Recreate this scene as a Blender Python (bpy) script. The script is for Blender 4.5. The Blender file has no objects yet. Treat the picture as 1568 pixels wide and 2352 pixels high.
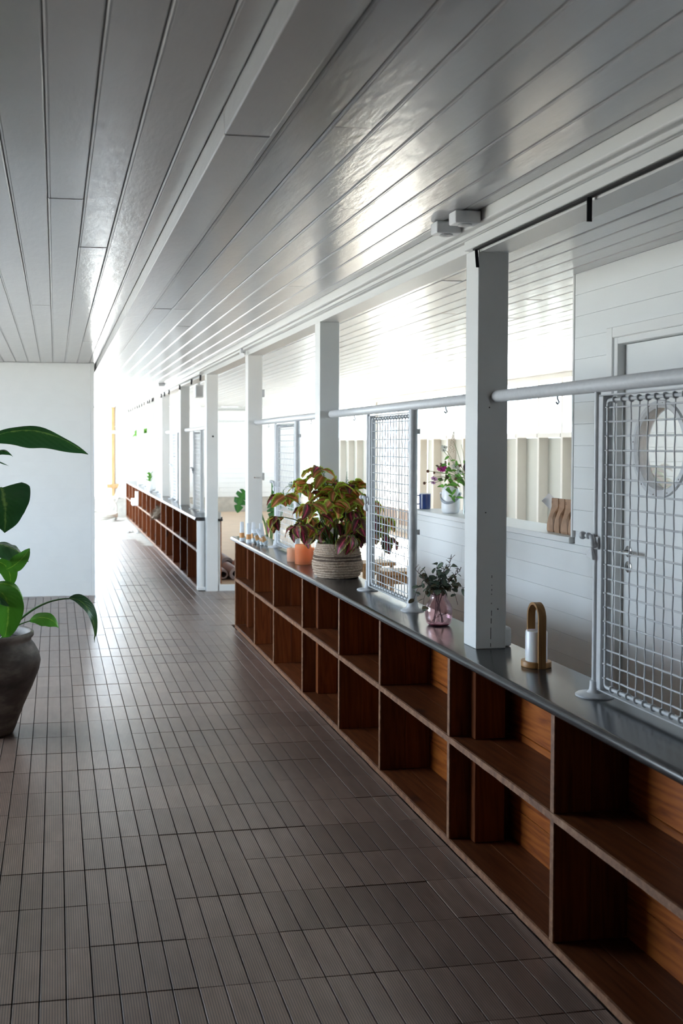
import bpy, bmesh, math, random
from mathutils import Vector, Matrix
random.seed(7)
S = bpy.context.scene
COL = S.collection

# ---------------------------------------------------------------- camera
cam_d = bpy.data.cameras.new('camera'); cam = bpy.data.objects.new('camera', cam_d); COL.objects.link(cam)
cam_d.sensor_fit = 'VERTICAL'; cam_d.sensor_height = 36.0; cam_d.sensor_width = 24.0
cam_d.lens = 2421.1 * 36.0 / 2352.0
cam_d.shift_x = (784 - 539.1) / 2352.0
cam_d.shift_y = (1095.2 - 1176) / 2352.0
cam.location = (0, 0, 1.5595)
cam.rotation_euler = (math.pi / 2 - 0.0307, 0, -0.1685)
cam_d.clip_start = 0.05; cam_d.clip_end = 500
cam_d.dof.use_dof = True; cam_d.dof.focus_distance = 4.6; cam_d.dof.aperture_fstop = 4.5
S.camera = cam

# ---------------------------------------------------------------- world, sun, daylight portals, exposure
W = bpy.data.worlds.new('sky'); S.world = W; W.use_nodes = True
bg = W.node_tree.nodes['Background']
bg.inputs['Color'].default_value = (0.68, 0.84, 1.0, 1)
bg.inputs['Strength'].default_value = 10.0
sd = bpy.data.lights.new('sun', 'SUN'); sd.energy = 46.0; sd.angle = math.radians(0.6); sd.color = (1.0, 0.93, 0.82)
sun = bpy.data.objects.new('sun', sd); COL.objects.link(sun)
sun.rotation_euler = Vector((-0.37, -0.93, -0.41)).to_track_quat('-Z', 'Y').to_euler()
def portal(name, loc, direction, sx, sy):
    l = bpy.data.lights.new(name, 'AREA'); l.shape = 'RECTANGLE'; l.size = sx; l.size_y = sy
    l.cycles.is_portal = True
    o = bpy.data.objects.new(name, l); COL.objects.link(o); o.location = loc
    o.rotation_euler = Vector(direction).to_track_quat('-Z', 'Y').to_euler()
portal('portal_windows', (6.0, 11.6, 2.02), (-1, 0, 0), 23.2, 0.7)
portal('portal_glass_door', (6.0, 17.48, 0.9), (-1, 0, 0), 2.5, 1.7)
portal('portal_far_door', (0.4, 23.4, 1.4), (0, -1, 0), 1.8, 2.0)
portal('portal_far_side', (-1.3, 18.4, 1.2), (1, 0, 0), 9.4, 2.3)
portal('portal_side', (-3.5, 6.9, 1.4), (1, 0, 0), 3.8, 1.6)
S.view_settings.view_transform = 'Standard'; S.view_settings.look = 'None'
S.view_settings.gamma = 1.0; S.view_settings.use_curve_mapping = False
S.view_settings.exposure = 1.0
S.cycles.max_bounces = 6; S.cycles.diffuse_bounces = 3; S.cycles.glossy_bounces = 2; S.cycles.transmission_bounces = 4; S.cycles.transparent_max_bounces = 12
S.cycles.use_adaptive_sampling = True; S.cycles.adaptive_threshold = 0.03

# ---------------------------------------------------------------- materials
MATS = {}
def nm(name, color=(0.8, 0.8, 0.8), rough=0.5, metal=0.0, spec=0.5):
    m = bpy.data.materials.new(name); m.use_nodes = True
    b = m.node_tree.nodes['Principled BSDF']
    b.inputs['Base Color'].default_value = (*color, 1); b.inputs['Roughness'].default_value = rough
    b.inputs['Metallic'].default_value = metal; b.inputs['Specular IOR Level'].default_value = spec
    MATS[name] = m
    return m, m.node_tree.nodes, m.node_tree.links, b
def coords(N, L, scale=(1, 1, 1), rnd=True, kind='Object'):
    tc = N.new('ShaderNodeTexCoord'); mp = N.new('ShaderNodeMapping'); mp.inputs['Scale'].default_value = scale
    if rnd:
        oi = N.new('ShaderNodeObjectInfo'); mu = N.new('ShaderNodeMath'); mu.operation = 'MULTIPLY'; mu.inputs[1].default_value = 37.0
        L.new(oi.outputs['Random'], mu.inputs[0])
        ad = N.new('ShaderNodeVectorMath'); ad.operation = 'ADD'
        L.new(tc.outputs[kind], ad.inputs[0]); L.new(mu.outputs[0], ad.inputs[1]); L.new(ad.outputs[0], mp.inputs['Vector'])
    else:
        L.new(tc.outputs[kind], mp.inputs['Vector'])
    return mp.outputs[0]
def noise(N, L, vec, scale, detail=4, rough=0.55, dist=0.0):
    t = N.new('ShaderNodeTexNoise'); t.inputs['Scale'].default_value = scale; t.inputs['Detail'].default_value = detail
    t.inputs['Roughness'].default_value = rough; t.inputs['Distortion'].default_value = dist
    L.new(vec, t.inputs['Vector']); return t.outputs['Fac']
def ramp(N, L, fac, stops):
    r = N.new('ShaderNodeValToRGB'); e = r.color_ramp.elements
    while len(e) < len(stops): e.new(0.5)
    for el, (p, c) in zip(e, stops): el.position = p; el.color = (*c, 1)
    L.new(fac, r.inputs[0]); return r.outputs[0]
def bump(N, L, b, h, strength=0.3, dist=0.01):
    bp = N.new('ShaderNodeBump'); bp.inputs['Strength'].default_value = strength; bp.inputs['Distance'].default_value = dist
    L.new(h, bp.inputs['Height']); L.new(bp.outputs[0], b.inputs['Normal'])
def plain(name, color, rough=0.5, metal=0.0, var=0.06, nscale=30, bumpy=0.0):
    m, N, L, b = nm(name, color, rough, metal)
    v = coords(N, L); f = noise(N, L, v, nscale, 3)
    lo = tuple(max(0, c * (1 - var)) for c in color); hi = tuple(min(1, c * (1 + var)) for c in color)
    L.new(ramp(N, L, f, [(0.3, lo), (0.7, hi)]), b.inputs['Base Color'])
    if bumpy: bump(N, L, b, f, bumpy, 0.004)
    return m
# painted boards: white gloss with brush streaks running along Y
def paint(name, color, rough, scale, bs, dirt=0.0, spec=0.5):
    m, N, L, b = nm(name, color, rough, 0.0, spec)
    v = coords(N, L, scale); f = noise(N, L, v, 1.0, 5, 0.6)
    f2 = noise(N, L, coords(N, L, (3, 1.2, 3)), 2.2, 3)
    lo = tuple(c * (0.985 - dirt * 0.3) for c in color)
    L.new(ramp(N, L, f2, [(0.35, lo), (0.6, color)]), b.inputs['Base Color'])
    add = N.new('ShaderNodeMath'); add.operation = 'MULTIPLY_ADD'; add.inputs[1].default_value = 0.5
    L.new(f, add.inputs[0]); L.new(f2, add.inputs[2])
    bump(N, L, b, add.outputs[0], bs, 0.006)
    return m
paint('ceiling_paint', (0.63, 0.63, 0.63), 0.20, (45, 11, 45), 0.42, 0.0, 0.85)
paint('white_paint', (0.80, 0.80, 0.785), 0.42, (40, 40, 6), 0.12, 0.02)
paint('board_paint', (0.80, 0.81, 0.80), 0.45, (6, 6, 60), 0.12, 0.02)
paint('beam_paint', (0.76, 0.76, 0.74), 0.4, (40, 5, 40), 0.12, 0.02)
paint('cream_paint', (0.80, 0.765, 0.70), 0.5, (30, 30, 5), 0.1, 0.02)
paint('tan_paint', (0.50, 0.38, 0.30), 0.5, (30, 30, 5), 0.1, 0.02)
paint('shade_panel', (0.60, 0.60, 0.53), 0.55, (30, 30, 5), 0.1, 0.03)
plain('grey_metal', (0.63, 0.64, 0.655), 0.38, 0.0, 0.05, 60, 0.15)
plain('black_strap', (0.012, 0.011, 0.014), 0.8)
plain('dark_gap', (0.015, 0.014, 0.014), 0.8)
plain('concrete', (0.50, 0.475, 0.43), 0.75, 0, 0.14, 8, 0.3)
plain('wood_floor', (0.56, 0.40, 0.27), 0.38, 0, 0.08, 3)
plain('sand', (0.55, 0.52, 0.46), 0.9)
plain('steel', (0.62, 0.61, 0.60), 0.25, 1.0)
plain('rail_grey', (0.70, 0.71, 0.72), 0.4, 0, 0.04)
# worktop
m, N, L, b = nm('black_worktop', (0.022, 0.022, 0.024), 0.20, 0.0, 0.9)
v = coords(N, L, (30, 2, 30), False); f = noise(N, L, v, 1.5, 6, 0.65)
L.new(ramp(N, L, f, [(0.35, (0.014, 0.014, 0.016)), (0.62, (0.035, 0.034, 0.036)), (0.83, (0.10, 0.095, 0.09))]), b.inputs['Base Color'])
bump(N, L, b, f, 0.03, 0.002)
# stained pine, grain along one axis
def pine(name, axis, c0, c1, c2, rough=0.42, wv=0.18):
    m, N, L, b = nm(name, c1, rough, 0.0, 0.3)
    sc = [14.0, 14.0, 14.0]; sc[axis] = 1.1
    v = coords(N, L, tuple(sc)); f = noise(N, L, v, 1.6, 6, 0.62, 1.6)
    w = N.new('ShaderNodeTexWave'); w.inputs['Scale'].default_value = 1.3; w.inputs['Distortion'].default_value = 14.0
    w.inputs['Detail'].default_value = 3; w.bands_direction = 'DIAGONAL'; L.new(v, w.inputs['Vector'])
    mx = N.new('ShaderNodeMath'); mx.operation = 'MULTIPLY_ADD'; mx.inputs[1].default_value = wv
    L.new(w.outputs['Fac'], mx.inputs[0]); L.new(f, mx.inputs[2])
    vk = [5.0, 5.0, 5.0]; vk[axis] = 2.6
    vo = N.new('ShaderNodeTexVoronoi'); vo.inputs['Scale'].default_value = 1.0; vo.inputs['Randomness'].default_value = 1.0
    L.new(coords(N, L, tuple(vk)), vo.inputs['Vector'])
    kn = N.new('ShaderNodeMapRange'); kn.inputs['From Min'].default_value = 0.06; kn.inputs['From Max'].default_value = 0.15
    L.new(vo.outputs['Distance'], kn.inputs['Value'])
    colr = ramp(N, L, mx.outputs[0], [(0.32, c0), (0.55, c1), (0.85, c2)])
    mixk = N.new('ShaderNodeMix'); mixk.data_type = 'RGBA'
    L.new(kn.outputs[0], mixk.inputs['Factor']); mixk.inputs[6].default_value = (0.035, 0.016, 0.012, 1); L.new(colr, mixk.inputs[7])
    oi = N.new('ShaderNodeObjectInfo'); hv = N.new('ShaderNodeHueSaturation')
    mr = N.new('ShaderNodeMapRange'); mr.inputs['To Min'].default_value = 0.78; mr.inputs['To Max'].default_value = 1.15
    L.new(oi.outputs['Random'], mr.inputs['Value']); L.new(mr.outputs[0], hv.inputs['Value']); L.new(mixk.outputs[2], hv.inputs['Color'])
    L.new(hv.outputs[0], b.inputs['Base Color']); bump(N, L, b, mx.outputs[0], 0.12, 0.003)
pine('pine_y', 1, (0.065, 0.018, 0.0055), (0.105, 0.031, 0.009), (0.155, 0.052, 0.017))
pine('pine_z', 2, (0.085, 0.021, 0.006), (0.145, 0.038, 0.010), (0.195, 0.058, 0.016))
pine('pine_back', 1, (0.14, 0.028, 0.004), (0.27, 0.066, 0.008), (0.36, 0.100, 0.014), wv=0.30)
pine('raw_wood', 2, (0.42, 0.24, 0.11), (0.60, 0.36, 0.17), (0.70, 0.46, 0.25))
pine('bamboo', 2, (0.26, 0.12, 0.035), (0.36, 0.175, 0.055), (0.45, 0.24, 0.085))
pine('stool_wood', 1, (0.30, 0.15, 0.06), (0.42, 0.23, 0.10), (0.52, 0.31, 0.15))
# worn board edges
m, N, L, b = nm('worn_edge', (0.3, 0.16, 0.1), 0.55)
v = coords(N, L, (20, 20, 20)); f = noise(N, L, v, 1.5, 6, 0.7)
L.new(ramp(N, L, f, [(0.3, (0.095, 0.034, 0.013)), (0.52, (0.20, 0.085, 0.036)), (0.72, (0.33, 0.18, 0.10)), (0.88, (0.50, 0.40, 0.32))]), b.inputs['Base Color'])
# decking tile: composite slats with fine ridges along Y
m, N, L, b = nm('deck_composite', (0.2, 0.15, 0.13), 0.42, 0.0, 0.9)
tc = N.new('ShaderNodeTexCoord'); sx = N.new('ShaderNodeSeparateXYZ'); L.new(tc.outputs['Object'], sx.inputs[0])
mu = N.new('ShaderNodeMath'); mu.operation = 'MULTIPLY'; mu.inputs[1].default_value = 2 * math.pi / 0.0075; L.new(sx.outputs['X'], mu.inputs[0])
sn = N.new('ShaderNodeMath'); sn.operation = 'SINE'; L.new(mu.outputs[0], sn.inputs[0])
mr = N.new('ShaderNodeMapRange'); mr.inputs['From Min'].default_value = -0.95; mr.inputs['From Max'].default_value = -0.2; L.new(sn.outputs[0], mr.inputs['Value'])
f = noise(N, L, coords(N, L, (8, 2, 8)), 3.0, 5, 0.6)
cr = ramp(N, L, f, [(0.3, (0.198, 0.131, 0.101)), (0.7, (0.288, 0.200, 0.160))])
mx = N.new('ShaderNodeMix'); mx.data_type = 'RGBA'; L.new(mr.outputs[0], mx.inputs['Factor']); mx.inputs[6].default_value = (0.05, 0.04, 0.036, 1); L.new(cr, mx.inputs[7])  # ridge grooves painted darker, standing for the shade inside them
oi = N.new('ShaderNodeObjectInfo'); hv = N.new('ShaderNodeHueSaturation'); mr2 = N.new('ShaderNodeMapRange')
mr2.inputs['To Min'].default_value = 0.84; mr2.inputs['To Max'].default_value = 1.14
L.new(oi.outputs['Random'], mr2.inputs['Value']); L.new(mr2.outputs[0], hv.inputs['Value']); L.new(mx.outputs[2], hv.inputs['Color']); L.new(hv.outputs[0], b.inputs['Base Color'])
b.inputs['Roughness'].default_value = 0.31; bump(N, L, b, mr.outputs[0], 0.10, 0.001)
# panes: clear glass
def pane_glass(name, tint, gl=0.08):
    m = bpy.data.materials.new(name); m.use_nodes = True; N = m.node_tree.nodes; L = m.node_tree.links
    N.remove(N['Principled BSDF']); out = N['Material Output']
    t = N.new('ShaderNodeBsdfTransparent'); t.inputs[0].default_value = (*tint, 1)
    g = N.new('ShaderNodeBsdfGlossy'); g.inputs['Roughness'].default_value = 0.03
    mx = N.new('ShaderNodeMixShader'); lw = N.new('ShaderNodeLayerWeight'); lw.inputs['Blend'].default_value = 0.25
    mr = N.new('ShaderNodeMapRange'); mr.inputs['To Min'].default_value = gl * 0.3; mr.inputs['To Max'].default_value = 0.4
    L.new(lw.outputs['Fresnel'], mr.inputs['Value']); L.new(mr.outputs[0], mx.inputs[0]); L.new(t.outputs[0], mx.inputs[1]); L.new(g.outputs[0], mx.inputs[2])
    L.new(mx.outputs[0], out.inputs[0]); MATS[name] = m
pane_glass('window_glass', (0.76, 0.78, 0.78))
pane_glass('porthole_glass', (0.97, 0.98, 0.97), 0.02)
pane_glass('pink_glass', (0.955, 0.855, 0.885), 0.10)
pane_glass('clear_glass', (0.93, 0.95, 0.95), 0.12)
pane_glass('frosted_sleeve', (0.72, 0.76, 0.82), 0.2)
m, N, L, b = nm('pink_base', (0.35, 0.05, 0.10), 0.1); b.inputs['Transmission Weight'].default_value = 0.6
m, N, L, b = nm('orange_glass', (1.0, 0.42, 0.20), 0.18); b.inputs['Transmission Weight'].default_value = 0.35; b.inputs['Subsurface Weight'].default_value = 0.3
v = coords(N, L); f = noise(N, L, v, 40, 4); L.new(ramp(N, L, f, [(0.3, (1.0, 0.45, 0.22)), (0.7, (1.0, 0.66, 0.46))]), b.inputs['Base Color'])
def glow(name, amt, col):
    m_ = MATS[name]; N_ = m_.node_tree.nodes; L_ = m_.node_tree.links; b_ = N_['Principled BSDF']; t_ = N_.new('ShaderNodeBsdfTranslucent'); x_ = N_.new('ShaderNodeMixShader'); x_.inputs[0].default_value = amt
    t_.inputs[0].default_value = col; L_.new(b_.outputs[0], x_.inputs[1]); L_.new(t_.outputs[0], x_.inputs[2]); L_.new(x_.outputs[0], N_['Material Output'].inputs[0])
glow('orange_glass', 0.72, (1.0, 0.58, 0.36, 1))
m, N, L, b = nm('peach_glass', (1.0, 0.66, 0.5), 0.2); b.inputs['Transmission Weight'].default_value = 0.35
m, N, L, b = nm('opal_glass', (0.86, 0.87, 0.90), 0.3); b.inputs['Subsurface Weight'].default_value = 0.2
glow('peach_glass', 0.72, (1.0, 0.76, 0.62, 1))
plain('white_plastic', (0.83, 0.84, 0.86), 0.35, 0, 0.02)
plain('grey_band', (0.33, 0.36, 0.40), 0.5)
plain('navy_enamel', (0.02, 0.045, 0.16), 0.2, 0, 0.03)
plain('kraft_paper', (0.40, 0.235, 0.14), 0.6, 0, 0.1, 25, 0.15)
plain('stamp_ink', (0.10, 0.055, 0.03), 0.7)
plain('orange_print', (0.72, 0.34, 0.12), 0.5)
plain('paper_white', (0.80, 0.83, 0.88), 0.5, 0, 0.03)
plain('mat_grey', (0.42, 0.36, 0.37), 0.85, 0, 0.06)
plain('fuzz', (0.20, 0.16, 0.12), 0.95, 0, 0.3, 60)
plain('hose_white', (0.72, 0.70, 0.64), 0.5)
plain('cable_white', (0.75, 0.74, 0.70), 0.5)
# clay pot: dark glaze with lighter shoulder marks
m, N, L, b = nm('clay_pot', (0.1, 0.085, 0.075), 0.6)
v = coords(N, L, (2.2, 2.2, 5), False); f = noise(N, L, v, 1.7, 5, 0.6)
L.new(ramp(N, L, f, [(0.35, (0.050, 0.042, 0.038)), (0.5, (0.10, 0.085, 0.075)), (0.66, (0.23, 0.205, 0.185))]), b.inputs['Base Color']); bump(N, L, b, f, 0.15, 0.01)
plain('soil', (0.03, 0.022, 0.016), 0.95, 0, 0.3, 80, 0.5)
# woven basket
m, N, L, b = nm('basket_weave', (0.3, 0.22, 0.15), 0.8)
v = coords(N, L, (1, 1, 1)); f = noise(N, L, v, 140, 4, 0.7)
L.new(ramp(N, L, f, [(0.3, (0.22, 0.15, 0.10)), (0.5, (0.46, 0.34, 0.25)), (0.72, (0.66, 0.54, 0.43))]), b.inputs['Base Color']); bump(N, L, b, f, 0.5, 0.004)
plain('basket_dark', (0.13, 0.085, 0.06), 0.8, 0, 0.3, 120, 0.4)
# leaves: colour follows the leaf's own UV (x across, y along)
def leaf_mat(name, stops, rough=0.4, trans=0.3, vein=0.15, veincol=None):
    m, N, L, b = nm(name, (0.1, 0.3, 0.05), rough)
    uv = N.new('ShaderNodeUVMap'); sp = N.new('ShaderNodeSeparateXYZ'); L.new(uv.outputs[0], sp.inputs[0])
    a = N.new('ShaderNodeMath'); a.operation = 'MULTIPLY_ADD'; a.inputs[1].default_value = 2; a.inputs[2].default_value = -1; L.new(sp.outputs['X'], a.inputs[0])
    ab = N.new('ShaderNodeMath'); ab.operation = 'ABSOLUTE'; L.new(a.outputs[0], ab.inputs[0])
    v = coords(N, L, (1, 1, 1)); f = noise(N, L, v, 45, 4)
    ad = N.new('ShaderNodeMath'); ad.operation = 'MULTIPLY_ADD'; ad.inputs[1].default_value = 0.28; L.new(f, ad.inputs[0]); L.new(ab.outputs[0], ad.inputs[2])
    sb = N.new('ShaderNodeMath'); sb.operation = 'SUBTRACT'; sb.inputs[1].default_value = 0.14; L.new(ad.outputs[0], sb.inputs[0])
    cr = ramp(N, L, sb.outputs[0], stops)
    # side veins
    yy = N.new('ShaderNodeMath'); yy.operation = 'MULTIPLY_ADD'; yy.inputs[1].default_value = -0.35; L.new(ab.outputs[0], yy.inputs[0]); L.new(sp.outputs['Y'], yy.inputs[2])
    sv = N.new('ShaderNodeMath'); sv.operation = 'MULTIPLY'; sv.inputs[1].default_value = 60; L.new(yy.outputs[0], sv.inputs[0])
    si = N.new('ShaderNodeMath'); si.operation = 'SINE'; L.new(sv.outputs[0], si.inputs[0])
    bump(N, L, b, si.outputs[0], vein, 0.004)
    oi = N.new('ShaderNodeObjectInfo'); hv = N.new('ShaderNodeHueSaturation'); mr = N.new('ShaderNodeMapRange')
    mr.inputs['To Min'].default_value = 0.9; mr.inputs['To Max'].default_value = 1.5
    L.new(oi.outputs['Random'], mr.inputs['Value']); L.new(mr.outputs[0], hv.inputs['Value']); L.new(cr, hv.inputs['Color']); L.new(hv.outputs[0], b.inputs['Base Color'])
    tr = N.new('ShaderNodeBsdfTranslucent'); L.new(hv.outputs[0], tr.inputs[0]); mx = N.new('ShaderNodeMixShader'); mx.inputs[0].default_value = trans
    L.new(b.outputs[0], mx.inputs[1]); L.new(tr.outputs[0], mx.inputs[2]); L.new(mx.outputs[0], N['Material Output'].inputs[0])
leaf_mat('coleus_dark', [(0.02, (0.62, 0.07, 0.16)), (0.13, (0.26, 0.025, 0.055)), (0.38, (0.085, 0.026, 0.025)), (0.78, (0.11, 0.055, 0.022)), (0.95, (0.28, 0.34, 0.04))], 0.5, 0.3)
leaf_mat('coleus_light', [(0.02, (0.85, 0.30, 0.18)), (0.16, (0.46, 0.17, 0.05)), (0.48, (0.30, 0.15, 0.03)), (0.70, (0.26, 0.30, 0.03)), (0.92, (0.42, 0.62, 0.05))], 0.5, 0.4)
leaf_mat('paradise_leaf', [(0.0, (0.12, 0.22, 0.05)), (0.08, (0.022, 0.085, 0.020)), (0.9, (0.018, 0.075, 0.022))], 0.25, 0.3)
leaf_mat('paradise_young', [(0.0, (0.22, 0.42, 0.05)), (0.08, (0.07, 0.24, 0.02)), (0.9, (0.06, 0.22, 0.02))], 0.28, 0.4)
leaf_mat('monstera_leaf', [(0.0, (0.05, 0.20, 0.03)), (0.9, (0.025, 0.15, 0.03))], 0.3, 0.35)
leaf_mat('eucalyptus_leaf', [(0.0, (0.16, 0.20, 0.14)), (0.5, (0.085, 0.125, 0.085)), (0.9, (0.10, 0.14, 0.11))], 0.55, 0.2)
leaf_mat('eucalyptus_brown', [(0.0, (0.16, 0.13, 0.07)), (0.9, (0.10, 0.085, 0.045))], 0.55, 0.2)
leaf_mat('bouquet_leaf', [(0.0, (0.14, 0.34, 0.05)), (0.9, (0.10, 0.28, 0.04))], 0.5, 0.4)
plain('stem_green', (0.10, 0.20, 0.04), 0.5)
plain('petiole', (0.06, 0.15, 0.04), 0.4)
plain('twig', (0.09, 0.055, 0.045), 0.7)
plain('twig_grey', (0.13, 0.10, 0.11), 0.7)
plain('petal_magenta', (0.50, 0.02, 0.28), 0.5)
plain('petal_lilac', (0.65, 0.35, 0.65), 0.5)
plain('petal_white', (0.80, 0.82, 0.76), 0.5)
plain('seed_brown', (0.12, 0.05, 0.025), 0.7)
plain('cattail', (0.065, 0.035, 0.035), 0.8, 0, 0.25, 90)
plain('spike_flower', (0.38, 0.52, 0.42), 0.6)
plain('plume', (0.55, 0.45, 0.36), 0.8)

# ---------------------------------------------------------------- mesh helpers
class MB:
    def __init__(s): s.v = []; s.f = []; s.uv = {}
    def add(s, vs, fs):
        n = len(s.v); s.v += [tuple(v) for v in vs]; s.f += [tuple(i + n for i in f) for f in fs]; return n
    def box(s, x0, x1, y0, y1, z0, z1):
        s.add([(x0, y0, z0), (x1, y0, z0), (x1, y1, z0), (x0, y1, z0), (x0, y0, z1), (x1, y0, z1), (x1, y1, z1), (x0, y1, z1)],
              [(0, 3, 2, 1), (4, 5, 6, 7), (0, 1, 5, 4), (1, 2, 6, 5), (2, 3, 7, 6), (3, 0, 4, 7)])
    def prism(s, prof, axis, a0, a1):          # prof: 2D polygon; extruded along axis
        n = len(prof)
        def P(p, a):
            if axis == 1: return (p[0], a, p[1])
            if axis == 0: return (a, p[0], p[1])
            return (p[0], p[1], a)
        vs = [P(p, a0) for p in prof] + [P(p, a1) for p in prof]
        s.add(vs, [(i, (i + 1) % n, n + (i + 1) % n, n + i) for i in range(n)] + [tuple(range(n))[::-1], tuple(range(n, 2 * n))])
    def tube(s, pts, r, k=8, closed=False, cap=True):
        pts = [Vector(p) for p in pts]; n = len(pts)
        rs = r if isinstance(r, (list, tuple)) else [r] * n
        up = None; rings = []
        for i, p in enumerate(pts):
            if closed: t = pts[(i + 1) % n] - pts[i - 1]
            else: t = pts[min(i + 1, n - 1)] - pts[max(i - 1, 0)]
            t = t.normalized() if t.length > 1e-9 else Vector((0, 0, 1))
            if up is None:
                up = Vector((0, 0, 1)) if abs(t.z) < 0.9 else Vector((1, 0, 0))
            up = (up - t * up.dot(t)); up = up.normalized() if up.length > 1e-6 else t.orthogonal().normalized()
            sd = t.cross(up)
            rings.append([p + (up * math.cos(2 * math.pi * j / k) + sd * math.sin(2 * math.pi * j / k)) * rs[i] for j in range(k)])
        b = s.add([v for R in rings for v in R], [])
        m = n if closed else n - 1
        for i in range(m):
            a = b + i * k; c = b + ((i + 1) % n) * k
            s.f += [(a + j, a + (j + 1) % k, c + (j + 1) % k, c + j) for j in range(k)]
        if cap and not closed:
            s.f += [tuple(b + j for j in range(k))[::-1], tuple(b + (n - 1) * k + j for j in range(k))]
    def lathe(s, prof, c=(0, 0, 0), k=32, capb=True, capt=False, mod=None):
        b = len(s.v); n = len(prof)
        for i, (r, z) in enumerate(prof):
            for j in range(k):
                a = 2 * math.pi * j / k; rr = r if mod is None else mod(i, a, r)
                s.v.append((c[0] + rr * math.cos(a), c[1] + rr * math.sin(a), c[2] + z))
        for i in range(n - 1):
            for j in range(k):
                s.f.append((b + i * k + j, b + i * k + (j + 1) % k, b + (i + 1) * k + (j + 1) % k, b + (i + 1) * k + j))
        if capb: s.f.append(tuple(b + j for j in range(k))[::-1])
        if capt: s.f.append(tuple(b + (n - 1) * k + j for j in range(k)))
    def ball(s, c, r, k=8, h=6, sq=(1, 1, 1)):
        pr = []
        for i in range(h + 1):
            a = -math.pi / 2 + math.pi * i / h; pr.append((max(1e-4, math.cos(a)), math.sin(a)))
        b = len(s.v)
        for (q, z) in pr:
            for j in range(k):
                t = 2 * math.pi * j / k; s.v.append((c[0] + r * sq[0] * q * math.cos(t), c[1] + r * sq[1] * q * math.sin(t), c[2] + r * sq[2] * z))
        for i in range(h):
            for j in range(k):
                s.f.append((b + i * k + j, b + i * k + (j + 1) % k, b + (i + 1) * k + (j + 1) % k, b + (i + 1) * k + j))
    def leaf(s, spine, widths, side, fold=0.25, serr=0.0, cols=(-1, -0.5, 0, 0.5, 1)):
        spine = [Vector(p) for p in spine]; n = len(spine); side = Vector(side); m = len(cols)
        b = len(s.v)
        for i, p in enumerate(spine):
            t = (spine[min(i + 1, n - 1)] - spine[max(i - 1, 0)]).normalized()
            sd = (side - t * side.dot(t)).normalized(); nrm = sd.cross(t)
            if nrm.z < 0: nrm = -nrm
            w = widths[i] * (1 + (serr if i % 2 else -serr))
            for c in cols:
                s.v.append(tuple(p + sd * (c * w) + nrm * (abs(c) * w * fold)))
                s.uv[len(s.v) - 1] = ((c + 1) / 2, i / (n - 1))
        for i in range(n - 1):
            for j in range(m - 1):
                a = b + i * m + j; s.f.append((a, a + 1, a + m + 1, a + m))
    def mesh(s, name, smooth=False):
        me = bpy.data.meshes.new(name); me.from_pydata(s.v, [], s.f); me.update()
        if s.uv:
            ul = me.uv_layers.new(name='UVMap')
            for lp in me.loops: ul.data[lp.index].uv = s.uv.get(lp.vertex_index, (0, 0))
        if smooth:
            me.polygons.foreach_set('use_smooth', [True] * len(me.polygons))
        return me
def link(name, me, mat, parent=None, bevel=0.0, seg=1, auto=False):
    o = bpy.data.objects.new(name, me); COL.objects.link(o)
    if not me.materials: me.materials.append(MATS[mat])
    if parent is not None:
        o.parent = parent; o.matrix_parent_inverse = Matrix.Translation(-Vector(parent.get('_o', parent.location)))
    if bevel:
        bv = o.modifiers.new('bevel', 'BEVEL'); bv.width = bevel; bv.segments = seg; bv.limit_method = 'ANGLE'
    return o
def build(mb, name, mat, parent=None, smooth=False, bevel=0.0, seg=1):
    o = link(name, mb.mesh(name, smooth), mat, parent, bevel, seg)
    if smooth == 'auto':
        for p in o.data.polygons: p.use_smooth = True
        md = o.modifiers.new('edges', 'EDGE_SPLIT'); md.split_angle = math.radians(40)
    return o
def thing(name, label, cat, loc=(0, 0, 0), group=None):
    o = bpy.data.objects.new(name, None); COL.objects.link(o); o.location = loc; o.empty_display_size = 0.05
    return tag(o, label, cat, group)
def tag(o, label, cat, group=None):
    o['label'] = label; o['category'] = cat
    if group: o['group'] = group
    return o
def struct(o): o['kind'] = 'structure'; return o
def dup(root, dloc, label, group=None):
    r = root.copy(); COL.objects.link(r); r.location = Vector(root.location) + Vector(dloc); r['label'] = label
    if group: r['group'] = group
    for ch in root.children:
        c = ch.copy(); COL.objects.link(c); c.parent = r; c.matrix_parent_inverse = ch.matrix_parent_inverse.copy()
        for g in ch.children:
            d = g.copy(); COL.objects.link(d); d.parent = c; d.matrix_parent_inverse = g.matrix_parent_inverse.copy()
    return r
def arc(n, f): return [f(i / (n - 1)) for i in range(n)]
def bez(p0, p1, p2, p3, n=10):
    p0, p1, p2, p3 = map(Vector, (p0, p1, p2, p3)); out = []
    for i in range(n):
        t = i / (n - 1); u = 1 - t
        out.append(p0 * u ** 3 + p1 * 3 * u * u * t + p2 * 3 * u * t * t + p3 * t ** 3)
    return out

ZC = 2.396          # ceiling height
YF = 23.2           # far wall
ZP = 0.06           # floor of the room on the right
XS = 1.497          # shelf front
ZT = 0.778          # worktop
COLY = [3.79, 6.21, 8.62, 11.05, 13.43, 15.82, 18.2, 20.55]

# ================================================================ SETTING
mb = MB(); mb.box(-60, 80, -60, 90, -0.36, -0.30); struct(build(mb, 'ground', 'sand'))
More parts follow.
